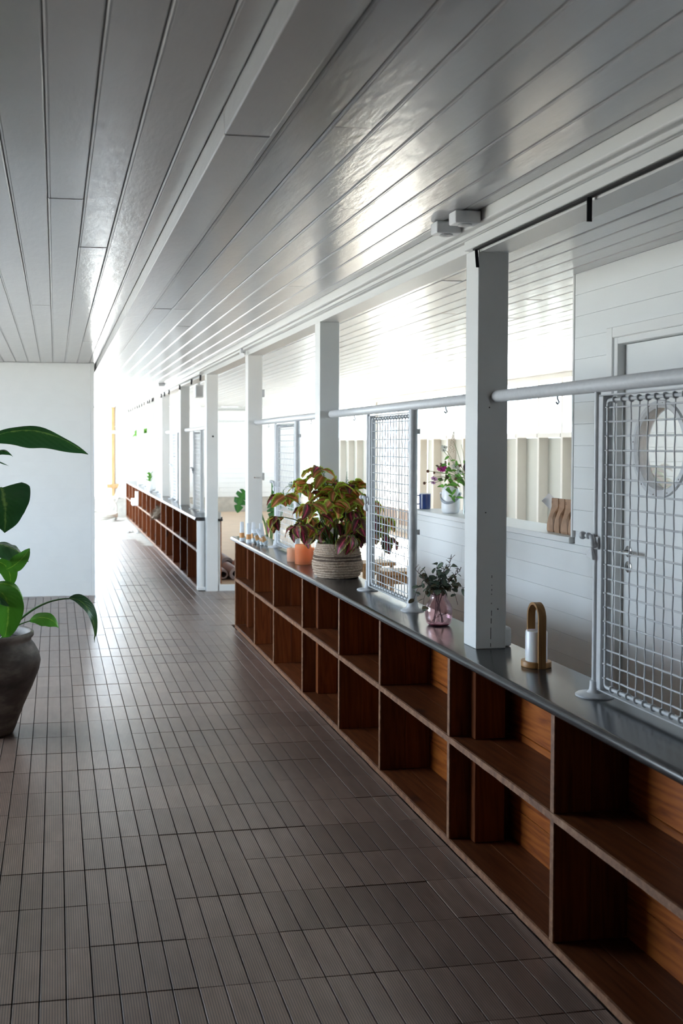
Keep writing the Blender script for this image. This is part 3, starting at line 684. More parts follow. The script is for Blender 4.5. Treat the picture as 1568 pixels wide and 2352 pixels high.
# ================================================================ RAILS AND WIRE GATES
XR = 1.65
def rail_bay(Yc, label, glabel, thick=True):
    """pipe rail that ends at the post with front face Yc; gate hung between a thin and a thick upright"""
    ya, yb = Yc - 2.225, Yc - 0.0008
    r = thing('pipe_rail', label, 'rail', (XR, (ya + yb) / 2, ZT), 'grey pipe rails between the posts'); r['_o'] = tuple(r.location)
    mb = MB(); mb.tube([(XR, ya, 1.742), (XR, yb - 0.012, 1.742), (XR, yb - 0.003, 1.742), (XR, yb, 1.742)], [0.0225, 0.0225, 0.0195, 0.012], 18, cap=True); tp_ = build(mb, 'top_pipe', 'grey_metal', r, smooth='auto')
    yt, yk = Yc - 0.765, Yc - 1.485
    for (y, rad, fl) in ((yt, 0.0095, 0.058), (yk, 0.0205, 0.055)):
        mb = MB(); mb.tube([(XR, y, ZT + 0.03), (XR, y, 1.722)], rad, 14, cap=False); build(mb, 'upright', 'grey_metal', r, smooth=True)
        mb = MB(); mb.lathe([(fl, 0), (fl, 0.004), (fl - 0.006, 0.008), (rad + 0.014, 0.011), (rad + 0.008, 0.018), (rad + 0.006, 0.030), (rad + 0.0055, 0.046), (rad + 0.0005, 0.050)], (XR, y, ZT), 28); build(mb, 'flange', 'grey_metal', r, smooth='auto')
    for z in (0.86, 1.15, 1.62):
        mb = MB(); mb.box(XR + 0.012, XR + 0.026, yk - 0.024, yk - 0.018, z - 0.012, z + 0.012); build(mb, 'clip', 'grey_metal', r, bevel=0.001)
    for y in (Yc - 0.50, Yc - 1.9):
        mb = MB(); mb.tube([(XR, y, 1.722), (XR, y, 1.712), (XR + 0.006, y, 1.700), (XR - 0.002, y - 0.006, 1.694), (XR - 0.010, y - 0.01, 1.700)], 0.0032, 6); build(mb, 'hook', 'grey_metal', tp_, smooth=True)
    # ---- gate
    g = thing('wire_gate', glabel, 'gate', (XR, Yc - 1.12, ZT), 'woven wire gates on the worktops'); g['_o'] = tuple(g.location)
    XG = XR + 0.013
    y1 = yt - 0.012; y0 = yk + 0.026; z0, z1 = 0.800, 1.712
    mb = MB()
    mb.box(XG - 0.016, XG + 0.016, y1 - 0.026, y1, z0 + 0.004, z1 - 0.0045); mb.box(XG - 0.016, XG + 0.016, y0, y0 + 0.022, z0 + 0.004, z1 - 0.0045)
    mb.box(XG - 0.016, XG + 0.016, y0, y1, z1 - 0.004, z1); mb.box(XG - 0.016, XG + 0.016, y0, y1, z0, z0 + 0.0035)
    build(mb, 'angle_frame', 'grey_metal', g, bevel=0.0015)
    ry1, ry0, rz0, rz1 = y1 - 0.036, y0 + 0.032, z0 + 0.016, z1 - 0.018; rr = 0.012; xg = XG - 0.004
    def corner(cy, cz, a0): return [(xg, cy + rr * math.cos(a0 + math.pi / 2 * t / 4), cz + rr * math.sin(a0 + math.pi / 2 * t / 4)) for t in range(5)]
    pts = corner(ry1 - rr, rz1 - rr, 0) + corner(ry0 + rr, rz1 - rr, math.pi / 2) + corner(ry0 + rr, rz0 + rr, math.pi) + corner(ry1 - rr, rz0 + rr, 1.5 * math.pi)
    mb = MB(); mb.tube(pts, 0.0058, 8, closed=True); build(mb, 'rod_frame', 'grey_metal', g, smooth=True)
    nv = int(round((ry1 - ry0) / 0.0445)) - 1; nh = 20
    yv = [ry1 - (ry1 - ry0) * (k + 0.9) / (nv + 0.8) for k in range(nv)]; zh = [rz1 - 0.022 - (rz1 - rz0 - 0.05) * k / (nh - 1) for k in range(nh)]
    mb = MB(); rw = 0.0023
    for a, y in enumerate(yv):
        p = [(xg, y, rz1 + 0.006)]
        for b_, z in enumerate(zh):
            s_ = 0.0009 if (a + b_) % 2 else -0.0009; dy = 0.0011 * (1 if (a + b_) % 2 else -1)
            p += [(xg + s_ * 0.5, y, z + 0.010), (xg + s_, y + 0.0006, z), (xg + s_ * 0.5, y, z - 0.010)]
        p.append((xg, y, rz0 - 0.006)); mb.tube(p, rw, 5)
    for b_, z in enumerate(zh):
        p = [(xg, ry1 + 0.008, z)] + [(xg + (-0.0012 if (a + b_) % 2 else 0.0012), y, z) for a, y in enumerate(yv)] + [(xg, ry0 - 0.008, z)]
        mb.tube(p, 0.0028, 6)
    for y in yv:
        for z in (rz0, rz1):
            mb.tube([(xg + 0.0088 * math.cos(2 * math.pi * t / 8), y + 0.002 * math.sin(2 * math.pi * t / 8), z + 0.0088 * math.sin(2 * math.pi * t / 8)) for t in range(8)], 0.0026, 5, closed=True)
    for z in zh:
        for y in (ry0, ry1):
            mb.tube([(xg + 0.0078 * math.cos(2 * math.pi * t / 8), y + 0.0078 * math.sin(2 * math.pi * t / 8), z) for t in range(8)], 0.0024, 5, closed=True)
    build(mb, 'wire_mesh', 'grey_metal', g, smooth=True)
    for z in (0.93, 1.52):
        mb = MB(); mb.box(XG - 0.022, XG - 0.0165, y0 - 0.004, y0 + 0.030, z, z + 0.055); mb.box(XG - 0.024, XG - 0.0165, y0 - 0.006, y0 + 0.006, z - 0.06, z - 0.002); build(mb, 'hinge', 'grey_metal', g, bevel=0.002)
    # latch: plate, arm and ball knob
    zl = 1.262
    mb = MB(); mb.box(XG - 0.024, XG - 0.0165, y1 - 0.016, y1 + 0.012, zl - 0.026, zl + 0.014); lt = build(mb, 'latch_plate', 'grey_metal', g, bevel=0.005, seg=2)
    mb = MB(); mb.tube([(XG - 0.028, y1 - 0.006, zl - 0.018), (XG - 0.029, y1 + 0.004, zl + 0.0), (XG - 0.030, y1 + 0.012, zl + 0.016)], [0.010, 0.0095, 0.008], 10)
    mb.ball((XG - 0.033, y1 + 0.024, zl + 0.014), 0.0105, 12, 8); mb.ball((XG - 0.040, y1 + 0.046, zl + 0.014), 0.0125, 14, 10); mb.tube([(XG - 0.030, y1 + 0.012, zl + 0.015), (XG - 0.040, y1 + 0.046, zl + 0.014)], 0.0055, 8)
    o = build(mb, 'latch_arm', 'grey_metal', lt, smooth=True)
    mb = MB(); mb.prism([(y1 + 0.002, zl - 0.06), (y1 + 0.045, zl - 0.052), (y1 + 0.040, zl - 0.036), (y1 + 0.020, zl - 0.018), (y1 + 0.012, zl - 0.02)], 0, XG - 0.030, XG - 0.018); build(mb, 'keeper', 'grey_metal', g, bevel=0.002)
    return r, g
R1, G1 = rail_bay(3.79, 'nearest grey pipe rail, running out of the picture at right', 'nearest woven wire gate, in front of the porthole door')
for y, a, b_ in ((6.21, 'grey pipe rail above the pink vase', 'woven wire gate between the potted coleus and the pink vase'),
                 (8.62, 'grey pipe rail above the candle holders', 'woven wire gate behind the potted coleus and candle holders'),
                 (13.43, 'grey pipe rail on the far worktop, first beyond the opening', 'wire gate on the far worktop just behind the floor-standing post'),
                 (15.82, 'grey pipe rail on the far worktop, second beyond the opening', 'second wire gate on the far worktop'),
                 (18.2, 'grey pipe rail on the far worktop, third beyond the opening', 'third wire gate on the far worktop, beside the bud vase'),
                 (20.55, 'grey pipe rail on the far worktop, furthest from the viewer', 'furthest wire gate on the far worktop')):
    dup(R1, (0, y - 3.79, 0), a); dup(G1, (0, y - 3.79, 0), b_)

# ================================================================ PLANTS
# ---- big clay pot with bird-of-paradise plant
PX, PY = -0.36, 5.80
mb = MB(); pr = [(0.105, 0.0), (0.128, 0.004), (0.140, 0.03), (0.185, 0.15), (0.235, 0.26), (0.268, 0.345), (0.276, 0.39), (0.268, 0.43), (0.245, 0.475), (0.226, 0.50), (0.228, 0.515), (0.240, 0.528), (0.240, 0.545), (0.228, 0.553), (0.214, 0.545), (0.212, 0.50)]
mb.lathe(pr, (PX, PY, 0.0), 56); pot = build(mb, 'clay_pot', 'clay_pot', smooth=True)
pot2 = thing('plant_pot', 'large dark clay pot standing on the deck tiles at left', 'pot', (PX, PY, 0)); pot.parent = pot2; pot.matrix_parent_inverse = Matrix.Translation((-PX, -PY, 0)); pot.name = 'pot_body'
mb = MB(); mb.lathe([(0.001, 0.505), (0.08, 0.51), (0.15, 0.507), (0.211, 0.50)], (PX, PY, 0), 28, capb=False); build(mb, 'soil', 'soil', pot2, smooth=True)
bp = thing('bird_of_paradise', 'tall broad-leaved green plant growing in the clay pot', 'plant', (PX, PY, 0.51))
def pleaf(p, w, side, mat='paradise_leaf', fold=0.3, n=22, wprof=None):
    sp = bez(*p, n=n); ws = []
    for i in range(n):
        t = i / (n - 1)
        q = (math.sin(math.pi * min(1, t * 1.02)) ** 0.62) * (1 - 0.25 * t) if wprof is None else wprof(t)
        ws.append(max(0.002, w * q))
    m_ = MB(); m_.leaf(sp, ws, side, fold, cols=(-1, -0.75, -0.5, -0.25, 0, 0.25, 0.5, 0.75, 1)); 
    # rippled margin
    for i in range(len(m_.v)):
        u, v_ = m_.uv[i]; e = abs(2 * u - 1) ** 3
        x_, y_, z_ = m_.v[i]; m_.v[i] = (x_, y_, z_ + e * w * 0.035 * math.sin(v_ * 15 + u * 5))
    o = build(m_, 'leaf', mat, bp, smooth=True); return o
def petiole(pts, r=0.006):
    m_ = MB(); P_ = bez(*pts, n=14); m_.tube(P_, [r * (1.3 - 0.7 * i / 13) for i in range(14)], 8); build(m_, 'stalk', 'petiole', bp, smooth=True)
base = Vector((PX + 0.03, PY, 0.50))
# A: long arching top leaf
petiole([base, (PX + 0.0, PY, 1.0), (PX - 0.05, PY, 1.50), (PX + 0.02, PY, 1.60)], 0.010)
pleaf([(PX + 0.0, PY, 1.585), (PX + 0.18, PY - 0.02, 1.68), (PX + 0.36, PY - 0.02, 1.64), (PX + 0.535, PY - 0.03, 1.505)], 0.105, (0, 1, -0.8), fold=-0.5)
# B: small cluster leaf
pleaf([(PX - 0.02, PY - 0.05, 1.49), (PX + 0.06, PY - 0.05, 1.54), (PX + 0.11, PY - 0.05, 1.535), (PX + 0.135, PY - 0.05, 1.495)], 0.035, (0, 1, 0.5), fold=-0.3)
pleaf([(PX - 0.02, PY - 0.06, 1.49), (PX + 0.04, PY - 0.06, 1.485), (PX + 0.08, PY - 0.06, 1.465), (PX + 0.115, PY - 0.06, 1.445)], 0.018, (0, 1, 0.2), fold=-0.3)
petiole([base, (PX - 0.02, PY, 0.9), (PX - 0.08, PY, 1.4), (PX - 0.02, PY - 0.05, 1.49)], 0.006)
# C: broad hanging leaf
petiole([base, (PX + 0.02, PY + 0.02, 0.9), (PX + 0.02, PY + 0.06, 1.36), (PX + 0.075, PY + 0.02, 1.325)], 0.008)
pleaf([(PX + 0.070, PY + 0.0, 1.325), (PX + 0.095, PY - 0.035, 1.28), (PX + 0.10, PY - 0.05, 1.20), (PX + 0.09, PY - 0.03, 1.085)], 0.150, (1, 0.15, 0), fold=0.10, wprof=lambda t: (0.78 + 0.22 * min(1, t * 5)) * max(0.0, 1 - t ** 2.1) ** 0.75)
# D: mid leaf, curled
pleaf([(PX + 0.0, PY + 0.0, 1.02), (PX + 0.07, PY - 0.06, 1.04), (PX + 0.15, PY - 0.08, 1.02), (PX + 0.215, PY - 0.06, 0.93)], 0.11, (0.25, 1, 0.35), 'paradise_leaf', fold=-0.35)
pleaf([(PX + 0.10, PY - 0.12, 0.90), (PX + 0.14, PY - 0.13, 0.91), (PX + 0.19, PY - 0.12, 0.955), (PX + 0.222, PY - 0.09, 1.005)], 0.045, (0.8, 0, -0.7), 'paradise_young', fold=0.2)
petiole([base, (PX + 0.06, PY, 0.7), (PX + 0.02, PY, 0.95), (PX + 0.0, PY, 1.02)], 0.009)
pleaf([(PX + 0.05, PY - 0.02, 0.93), (PX + 0.10, PY - 0.03, 0.92), (PX + 0.13, PY - 0.03, 0.88), (PX + 0.115, PY - 0.03, 0.78)], 0.055, (1, 0.1, 0.2), 'paradise_young', fold=0.2)
# E: fronds over the rim
pleaf([(PX + 0.02, PY - 0.1, 0.81), (PX + 0.10, PY - 0.12, 0.845), (PX + 0.17, PY - 0.12, 0.81), (PX + 0.19, PY - 0.12, 0.735)], 0.055, (0.1, 1, 0.5), 'paradise_young', fold=-0.3)
pleaf([(PX + 0.06, PY - 0.14, 0.79), (PX + 0.13, PY - 0.17, 0.76), (PX + 0.12, PY - 0.19, 0.66), (PX + 0.09, PY - 0.19, 0.53)], 0.092, (1, 0.1, 0.1), 'paradise_young', fold=0.18)
pleaf([(PX - 0.02, PY - 0.12, 0.80), (PX + 0.02, PY - 0.16, 0.80), (PX + 0.10, PY - 0.17, 0.76), (PX + 0.15, PY - 0.15, 0.70)], 0.06, (0.3, 1, 0.6), 'paradise_leaf', fold=-0.2)
petiole([base, (PX + 0.06, PY - 0.06, 0.6), (PX + 0.03, PY - 0.13, 0.7), (PX + 0.06, PY - 0.14, 0.79)], 0.006)
# F: long drooping leaf on an arched stalk, G: small round one
petiole([base + Vector((0.03, -0.05, 0)), (PX + 0.18, PY - 0.06, 0.66), (PX + 0.30, PY - 0.06, 0.73), (PX + 0.430, PY - 0.06, 0.727)], 0.006)
pleaf([(PX + 0.425, PY - 0.06, 0.728), (PX + 0.51, PY - 0.06, 0.735), (PX + 0.575, PY - 0.06, 0.64), (PX + 0.565, PY - 0.06, 0.485)], 0.052, (0.45, 1, 0.55), 'paradise_leaf', fold=0.25)
petiole([base + Vector((0.02, -0.05, 0)), (PX + 0.09, PY - 0.08, 0.56), (PX + 0.15, PY - 0.09, 0.60), (PX + 0.225, PY - 0.09, 0.618)], 0.005)
pleaf([(PX + 0.215, PY - 0.09, 0.615), (PX + 0.28, PY - 0.09, 0.655), (PX + 0.35, PY - 0.09, 0.63), (PX + 0.372, PY - 0.09, 0.575)], 0.058, (0.3, 1, 0.75), 'paradise_young', fold=-0.25)
petiole([base, (PX - 0.02, PY - 0.1, 0.54), (PX + 0.0, PY - 0.1, 0.72), (PX - 0.02, PY - 0.12, 0.80)], 0.006)

# ---- woven basket with coleus
BX, BY = 1.638, 6.02
rows = [(0.116, 0.0), (0.128, 0.012), (0.135, 0.027), (0.139, 0.042), (0.141, 0.057), (0.142, 0.072), (0.141, 0.086), (0.140, 0.096), (0.139, 0.106), (0.138, 0.116), (0.136, 0.126), (0.132, 0.138), (0.127, 0.150), (0.122, 0.162), (0.118, 0.174), (0.115, 0.186)]
bk = thing('basket', 'round woven natural-fibre basket holding the coleus', 'basket', (BX, BY, ZT))
for i, (r_, z_) in enumerate(rows):
    thin = 7 <= i <= 10
    mb = MB(); n = 90; rad = 0.0055 if thin else 0.0082
    pts = []
    for j in range(n):
        a = 2 * math.pi * j / n; w = 0.0022 * math.sin(a * 31 + i * 2.3) if not thin else 0.0008 * math.sin(a * 17 + i)
        pts.append((BX + (r_ + w) * math.cos(a), BY + (r_ + w) * math.sin(a), ZT + z_ + 0.0085 + 0.0014 * math.sin(a * 5 + i * 1.7)))
    mb.tube(pts, rad, 6, closed=True); build(mb, 'coil', 'basket_dark' if thin and i % 2 else 'basket_weave', bk, smooth=True)
mb = MB(); mb.lathe([(0.11, 0.002), (0.134, 0.03), (0.137, 0.08), (0.130, 0.13), (0.112, 0.188)], (BX, BY, ZT), 40); build(mb, 'lining', 'basket_dark', bk, smooth=True)
mb = MB(); mb.lathe([(0.001, 0.168), (0.06, 0.17), (0.108, 0.165)], (BX, BY, ZT), 24, capb=False); build(mb, 'soil', 'soil', bk, smooth=True)
co = thing('coleus', 'bushy coleus with green-edged burgundy and pink leaves in the woven basket', 'plant', (BX, BY, ZT + 0.17)); 
def coleus_leaf(droop, wid, mat, seed):
    n = 19; sp = []; ws = []
    for i in range(n):
        t = i / (n - 1); sp.append((0, t * (1 - 0.22 * droop * t), 0.10 * math.sin(math.pi * t) - droop * 0.55 * t * t))
        ws.append(max(0.004, wid * (math.sin(math.pi * (t ** 0.75)) ** 0.72)))
    m_ = MB(); m_.leaf(sp, ws, (1, 0, 0), 0.22, serr=0.09); 
    rr = random.Random(seed)
    for i in range(len(m_.v)):
        x_, y_, z_ = m_.v[i]; m_.v[i] = (x_, y_, z_ + 0.02 * math.sin(y_ * 17 + x_ * 8 + seed))
    me = m_.mesh('coleus_leaf', True); me.materials.append(MATS[mat]); return me
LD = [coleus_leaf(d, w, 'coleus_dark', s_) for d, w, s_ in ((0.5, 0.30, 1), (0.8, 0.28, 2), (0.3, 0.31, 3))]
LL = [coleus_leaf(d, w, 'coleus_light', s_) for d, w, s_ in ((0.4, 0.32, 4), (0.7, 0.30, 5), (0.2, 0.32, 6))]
rl = random.Random(21)
tops = []
def put_leaf(pos, out, length, dark, tilt):
    """leaf base at pos, pointing along 'out' (unit, horizontal) pitched by tilt (radians, negative = down)"""
    me = rl.choice(LD if dark else LL); o = bpy.data.objects.new('leaf', me); COL.objects.link(o); o.parent = co
    a = math.atan2(out[1], out[0]) - math.pi / 2
    M = Matrix.Translation(Vector(pos) - Vector(co.location)) @ Matrix.Rotation(a, 4, 'Z') @ Matrix.Rotation(tilt, 4, 'X') @ Matrix.Rotation(rl.uniform(-0.75, 0.75), 4, 'Y') @ Matrix.Scale(length, 4)
    o.matrix_local = M
stems = MB()
nst = 28
def clear(p, b_):
    """keep leaves off the post standing just behind the basket"""
    if p.y > BY + 0.05 and math.sin(b_) > 0: b_ = -b_
    return b_
for k in range(nst):
    a = 2 * math.pi * k / nst + rl.uniform(-0.12, 0.12)
    lvl = (k * 7) % 4
    reach = (0.10, 0.20, 0.255, 0.285)[lvl] * rl.uniform(0.88, 1.08); top = (0.36, 0.29, 0.20, 0.09)[lvl] + rl.uniform(-0.03, 0.03)
    if math.cos(a) < -0.6: reach *= 1.22; top += 0.085
    ky = 0.85 if math.sin(a) < 0 else 0.40
    p3 = Vector((BX + reach * 1.05 * math.cos(a), BY + reach * ky * math.sin(a), ZT + 0.17 + top))
    p0 = Vector((BX + 0.05 * math.cos(a), BY + 0.05 * math.sin(a), ZT + 0.16))
    P_ = bez(p0, p0 + Vector((0.02 * math.cos(a), 0.02 * math.sin(a), 0.14)), p3 + Vector((-0.06 * math.cos(a), -0.04 * math.sin(a), 0.02)), p3, 10)
    stems.tube(P_, [0.004 - 0.0002 * i for i in range(10)], 6)
    for (t, cnt, ln) in ((3, 1, 0.085), (5, 2, 0.10), (7, 2, 0.11), (8, 2, 0.11), (9, 3, 0.10)):
        for c_ in range(cnt):
            b_ = clear(P_[t], a + (c_ - (cnt - 1) / 2) * 1.8 + rl.uniform(-0.9, 0.9))
            hz = P_[t].z - (ZT + 0.17)
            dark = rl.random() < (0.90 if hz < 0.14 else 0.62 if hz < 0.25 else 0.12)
            tilt = rl.uniform(-1.25, -0.45) if hz < 0.2 else rl.uniform(-0.95, -0.1) if hz < 0.28 else rl.uniform(-0.5, 0.3)
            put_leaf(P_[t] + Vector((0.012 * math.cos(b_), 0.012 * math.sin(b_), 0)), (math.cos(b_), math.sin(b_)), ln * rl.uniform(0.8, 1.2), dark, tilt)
for k in range(14):    # crown leaves
    a = 2 * math.pi * k / 14 + rl.uniform(-0.2, 0.2); q = rl.uniform(0.02, 0.10)
    p_ = Vector((BX + q * 1.3 * math.cos(a), BY + q * 0.6 * math.sin(a), ZT + 0.17 + rl.uniform(0.28, 0.38))); b_ = clear(p_, a)
    put_leaf(p_, (math.cos(b_), math.sin(b_)), rl.uniform(0.10, 0.13), rl.random() < 0.15, rl.uniform(-0.4, 0.45))
build(stems, 'stems', 'stem_green', co, smooth=True)
for (x_, y_, z_) in ((BX - 0.075, BY + 0.02, 1.335), (BX + 0.065, BY + 0.03, 1.325)):
    mb = MB(); mb.tube([(x_, y_, z_ - 0.2), (x_, y_, z_ + 0.075)], [0.003, 0.0012], 6)
    for i in range(22):
        a = i * 2.4; zz_ = z_ - 0.01 + i * 0.0038; q = 0.009 * (1 - i / 26); mb.ball((x_ + q * math.cos(a), y_ + q * math.sin(a), zz_), 0.0038 * (1.15 - i / 26), 5, 4)
    build(mb, 'flower_spike', 'spike_flower', co, smooth=True)

# ---- pink glass vase with eucalyptus
VX, VY = 1.631, 4.33
vs_ = thing('glass_vase', 'small pink glass vase with wide shoulders on the worktop', 'vase', (VX, VY, ZT))
pr = [(0.030, 0.0), (0.044, 0.003), (0.053, 0.012), (0.058, 0.032), (0.0595, 0.058), (0.057, 0.080), (0.050, 0.096), (0.040, 0.110), (0.0355, 0.118), (0.0345, 0.127), (0.0365, 0.138), (0.0335, 0.138), (0.0315, 0.127), (0.0325, 0.118), (0.037, 0.1085), (0.047, 0.0945), (0.054, 0.079), (0.0565, 0.058), (0.055, 0.033), (0.050, 0.015), (0.040, 0.008), (0.001, 0.007)]
mb = MB(); mb.lathe(pr, (VX, VY, ZT), 48); build(mb, 'vase_body', 'pink_glass', vs_, smooth=True)
mb = MB(); mb.lathe([(0.001, 0.0005), (0.029, 0.0005), (0.043, 0.0035), (0.047, 0.0065), (0.039, 0.0072), (0.001, 0.0068)], (VX, VY, ZT + 0.0002), 40, capb=False); build(mb, 'thick_base', 'pink_base', vs_, smooth=True)
eu = thing('eucalyptus_bunch', 'bunch of grey-green eucalyptus and dark twigs in the pink vase', 'flowers', (VX, VY, ZT + 0.02))
def disc_leaf(r_, mat, cup):
    n = 9; sp = [(0, r_ * 2 * i / (n - 1), -cup * r_ * 0.5 * (i / (n - 1)) ** 2) for i in range(n)]; ws = [max(0.0006, r_ * 0.72 * math.sin(math.pi * (0.04 + 0.94 * i / (n - 1))) ** 0.7) for i in range(n)]
    m_ = MB(); m_.leaf(sp, ws, (1, 0, 0), 0.25); me = m_.mesh('round_leaf', True); me.materials.append(MATS[mat]); return me
EL = [disc_leaf(0.0145, 'eucalyptus_leaf', 0.5), disc_leaf(0.018, 'eucalyptus_leaf', 0.9), disc_leaf(0.0145, 'eucalyptus_brown', 0.6), disc_leaf(0.016, 'eucalyptus_leaf', 0.2)]
re_ = random.Random(9); st_ = MB()
def put(me, name, root, pos, a, tilt, roll, sc=1.0):
    o = bpy.data.objects.new(name, me); COL.objects.link(o); o.parent = root
    o.matrix_local = Matrix.Translation(Vector(pos) - Vector(root.location)) @ Matrix.Rotation(a, 4, 'Z') @ Matrix.Rotation(tilt, 4, 'X') @ Matrix.Rotation(roll, 4, 'Y') @ Matrix.Scale(sc, 4); return o
neck = Vector((VX, VY, ZT + 0.13))
ends = [(-0.115, -0.01, 0.055), (-0.085, -0.03, 0.015), (-0.06, 0.02, 0.18), (-0.02, -0.03, 0.205), (0.02, 0.0, 0.21), (0.05, -0.02, 0.20), (0.085, 0.01, 0.16), (0.105, -0.01, 0.10), (0.075, -0.03, 0.03), (-0.04, 0.04, 0.14), (0.04, 0.04, 0.15), (0.0, 0.05, 0.18)]
for k, e in enumerate(ends):
    E_ = Vector((VX + e[0], VY + e[1], ZT + 0.06 + e[2] )); b0 = Vector((VX + (0.03 if e[0] < 0 else -0.03) * re_.uniform(0.2, 1.1), VY + re_.uniform(-0.02, 0.02), ZT + 0.012))
    nk = neck + Vector((re_.uniform(-0.016, 0.016), re_.uniform(-0.016, 0.016), 0))
    up = Vector((e[0] * 0.35, e[1] * 0.35, 0.075 if e[2] < 0.1 else 0.06))
    st_.tube([b0, nk], 0.0011, 5); P_ = bez(nk, nk + (nk - b0) * 0.35, nk + up + Vector((e[0] * .3, 0, 0.02)), E_, 9); st_.tube(P_, 0.0010, 5)
    for i in range(2, 9):
        for s_ in range(2):
            if re_.random() < 0.12: continue
            a = re_.uniform(0, 2 * math.pi); put(re_.choice(EL), 'leaf', eu, P_[i] + Vector((re_.uniform(-.004, .004),) * 3), a, re_.uniform(-1.2, 0.5), re_.uniform(-0.8, 0.8), re_.uniform(0.75, 1.25))
tw = MB()
def sprig(base_, tip, nb, ln, rnd):
    P_ = bez(base_, Vector(base_).lerp(Vector(tip), 0.4) + Vector((0, 0, 0.01)), Vector(base_).lerp(Vector(tip), 0.75), tip, 8); tw.tube(P_, 0.0010, 5)
    for i in range(2, 8):
        for _ in range(nb):
            d_ = Vector((rnd.uniform(-1, 1), rnd.uniform(-0.6, 0.6), rnd.uniform(0.1, 1.2))).normalized() * ln * rnd.uniform(0.5, 1.2)
            q = P_[i] + d_; tw.tube([P_[i], P_[i] + d_ * 0.6 + Vector((0, 0, 0.002)), q], [0.0011, 0.0010, 0.0006], 4); tw.ball(tuple(q), 0.0016, 5, 4)
sprig(neck, (VX - 0.108, VY, ZT + 0.245), 1, 0.022, re_); sprig(neck, (VX - 0.075, VY - 0.01, ZT + 0.20), 1, 0.018, re_)
sprig(neck, (VX + 0.055, VY, ZT + 0.285), 4, 0.020, re_); sprig(neck, (VX + 0.10, VY + 0.01, ZT + 0.235), 4, 0.022, re_); sprig(neck, (VX + 0.035, VY + 0.01, ZT + 0.25), 3, 0.020, re_)
sprig((VX - 0.03, VY, ZT + 0.02), (VX + 0.052, VY, ZT + 0.055), 1, 0.012, re_)
build(st_, 'stems', 'twig_grey', eu, smooth=True); build(tw, 'twigs', 'twig', eu, smooth=True)

# ---- wooden-handled lantern
LX, LY = 1.667, 3.465
ln = thing('lantern', 'white cylinder lamp with an arched wooden handle on the worktop', 'lamp', (LX, LY, ZT))
mb = MB(); mb.lathe([(0.050, 0.0), (0.052, 0.002), (0.052, 0.019), (0.051, 0.0205), (0.045, 0.0205), (0.001, 0.0195)], (LX, LY, ZT), 48); build(mb, 'wooden_base', 'bamboo', ln, smooth='auto')
mb = MB(); mb.lathe([(0.0375, 0.020), (0.0375, 0.122), (0.0355, 0.126), (0.032, 0.1265), (0.031, 0.122), (0.001, 0.121)], (LX, LY, ZT), 40); build(mb, 'shade', 'opal_glass', ln, smooth='auto')
ha = []; R_ = 0.0485; Ht = 0.222
dirv = Vector((-0.056, -0.994, 0)).normalized()
nrm_ = Vector((-dirv.y, dirv.x, 0))
path = [(-R_, 0.021)] + [(-R_, 0.06), (-R_, 0.12), (-R_, Ht - R_)] + [(-R_ * math.cos(math.pi * i / 14), Ht - R_ + R_ * math.sin(math.pi * i / 14)) for i in range(1, 14)] + [(R_, Ht - R_), (R_, 0.12), (R_, 0.06), (R_, 0.0)]
mb = MB(); hw = 0.0135; th = 0.0045; n = len(path)
for i, (u, z_) in enumerate(path):
    a = path[max(i - 1, 0)]; b_ = path[min(i + 1, n - 1)]; t = Vector((b_[0] - a[0], b_[1] - a[1])).normalized(); nn = Vector((-t.y, t.x))
    for (p, q) in ((-hw, -th), (hw, -th), (hw, th), (-hw, th)):
        c_ = Vector((LX, LY, ZT)) + dirv * (u + nn.x * q) + nrm_ * p + Vector((0, 0, z_ + nn.y * q)); mb.v.append(tuple(c_))
for i in range(n - 1):
    for k in range(4): mb.f.append((4 * i + k, 4 * i + (k + 1) % 4, 4 * i + 4 + (k + 1) % 4, 4 * i + 4 + k))
mb.f += [(3, 2, 1, 0), (4 * n - 4, 4 * n - 3, 4 * n - 2, 4 * n - 1)]
build(mb, 'handle', 'bamboo', ln, smooth='auto')

# ---- candle holders
def candle(x, y, r_, h, mat, label):
    c_ = thing('candle_holder', label, 'candle holder', (x, y, ZT), 'glass candle holders')
    mb_ = MB(); mb_.lathe([(r_ * 0.9, 0.0), (r_, 0.004), (r_, h - 0.002), (r_ - 0.003, h), (r_ - 0.006, h - 0.002), (r_ - 0.006, 0.016), (0.001, 0.015)], (x, y, ZT), 32); build(mb_, 'holder', mat, c_, smooth='auto')
    mb_ = MB(); mb_.lathe([(r_ * 0.45, 0.016), (r_ * 0.45, 0.034), (0.001, 0.035)], (x, y, ZT), 18); build(mb_, 'candle', 'white_plastic', c_, smooth='auto')
candle(1.592, 6.70, 0.054, 0.128, 'orange_glass', 'tall orange glass candle holder, front one of three beside the basket')
candle(1.556, 6.86, 0.036, 0.090, 'peach_glass', 'small pale peach glass candle holder, left of the tall orange one')
candle(1.668, 6.84, 0.036, 0.092, 'orange_glass', 'small orange glass candle holder, half hidden behind the tall one')

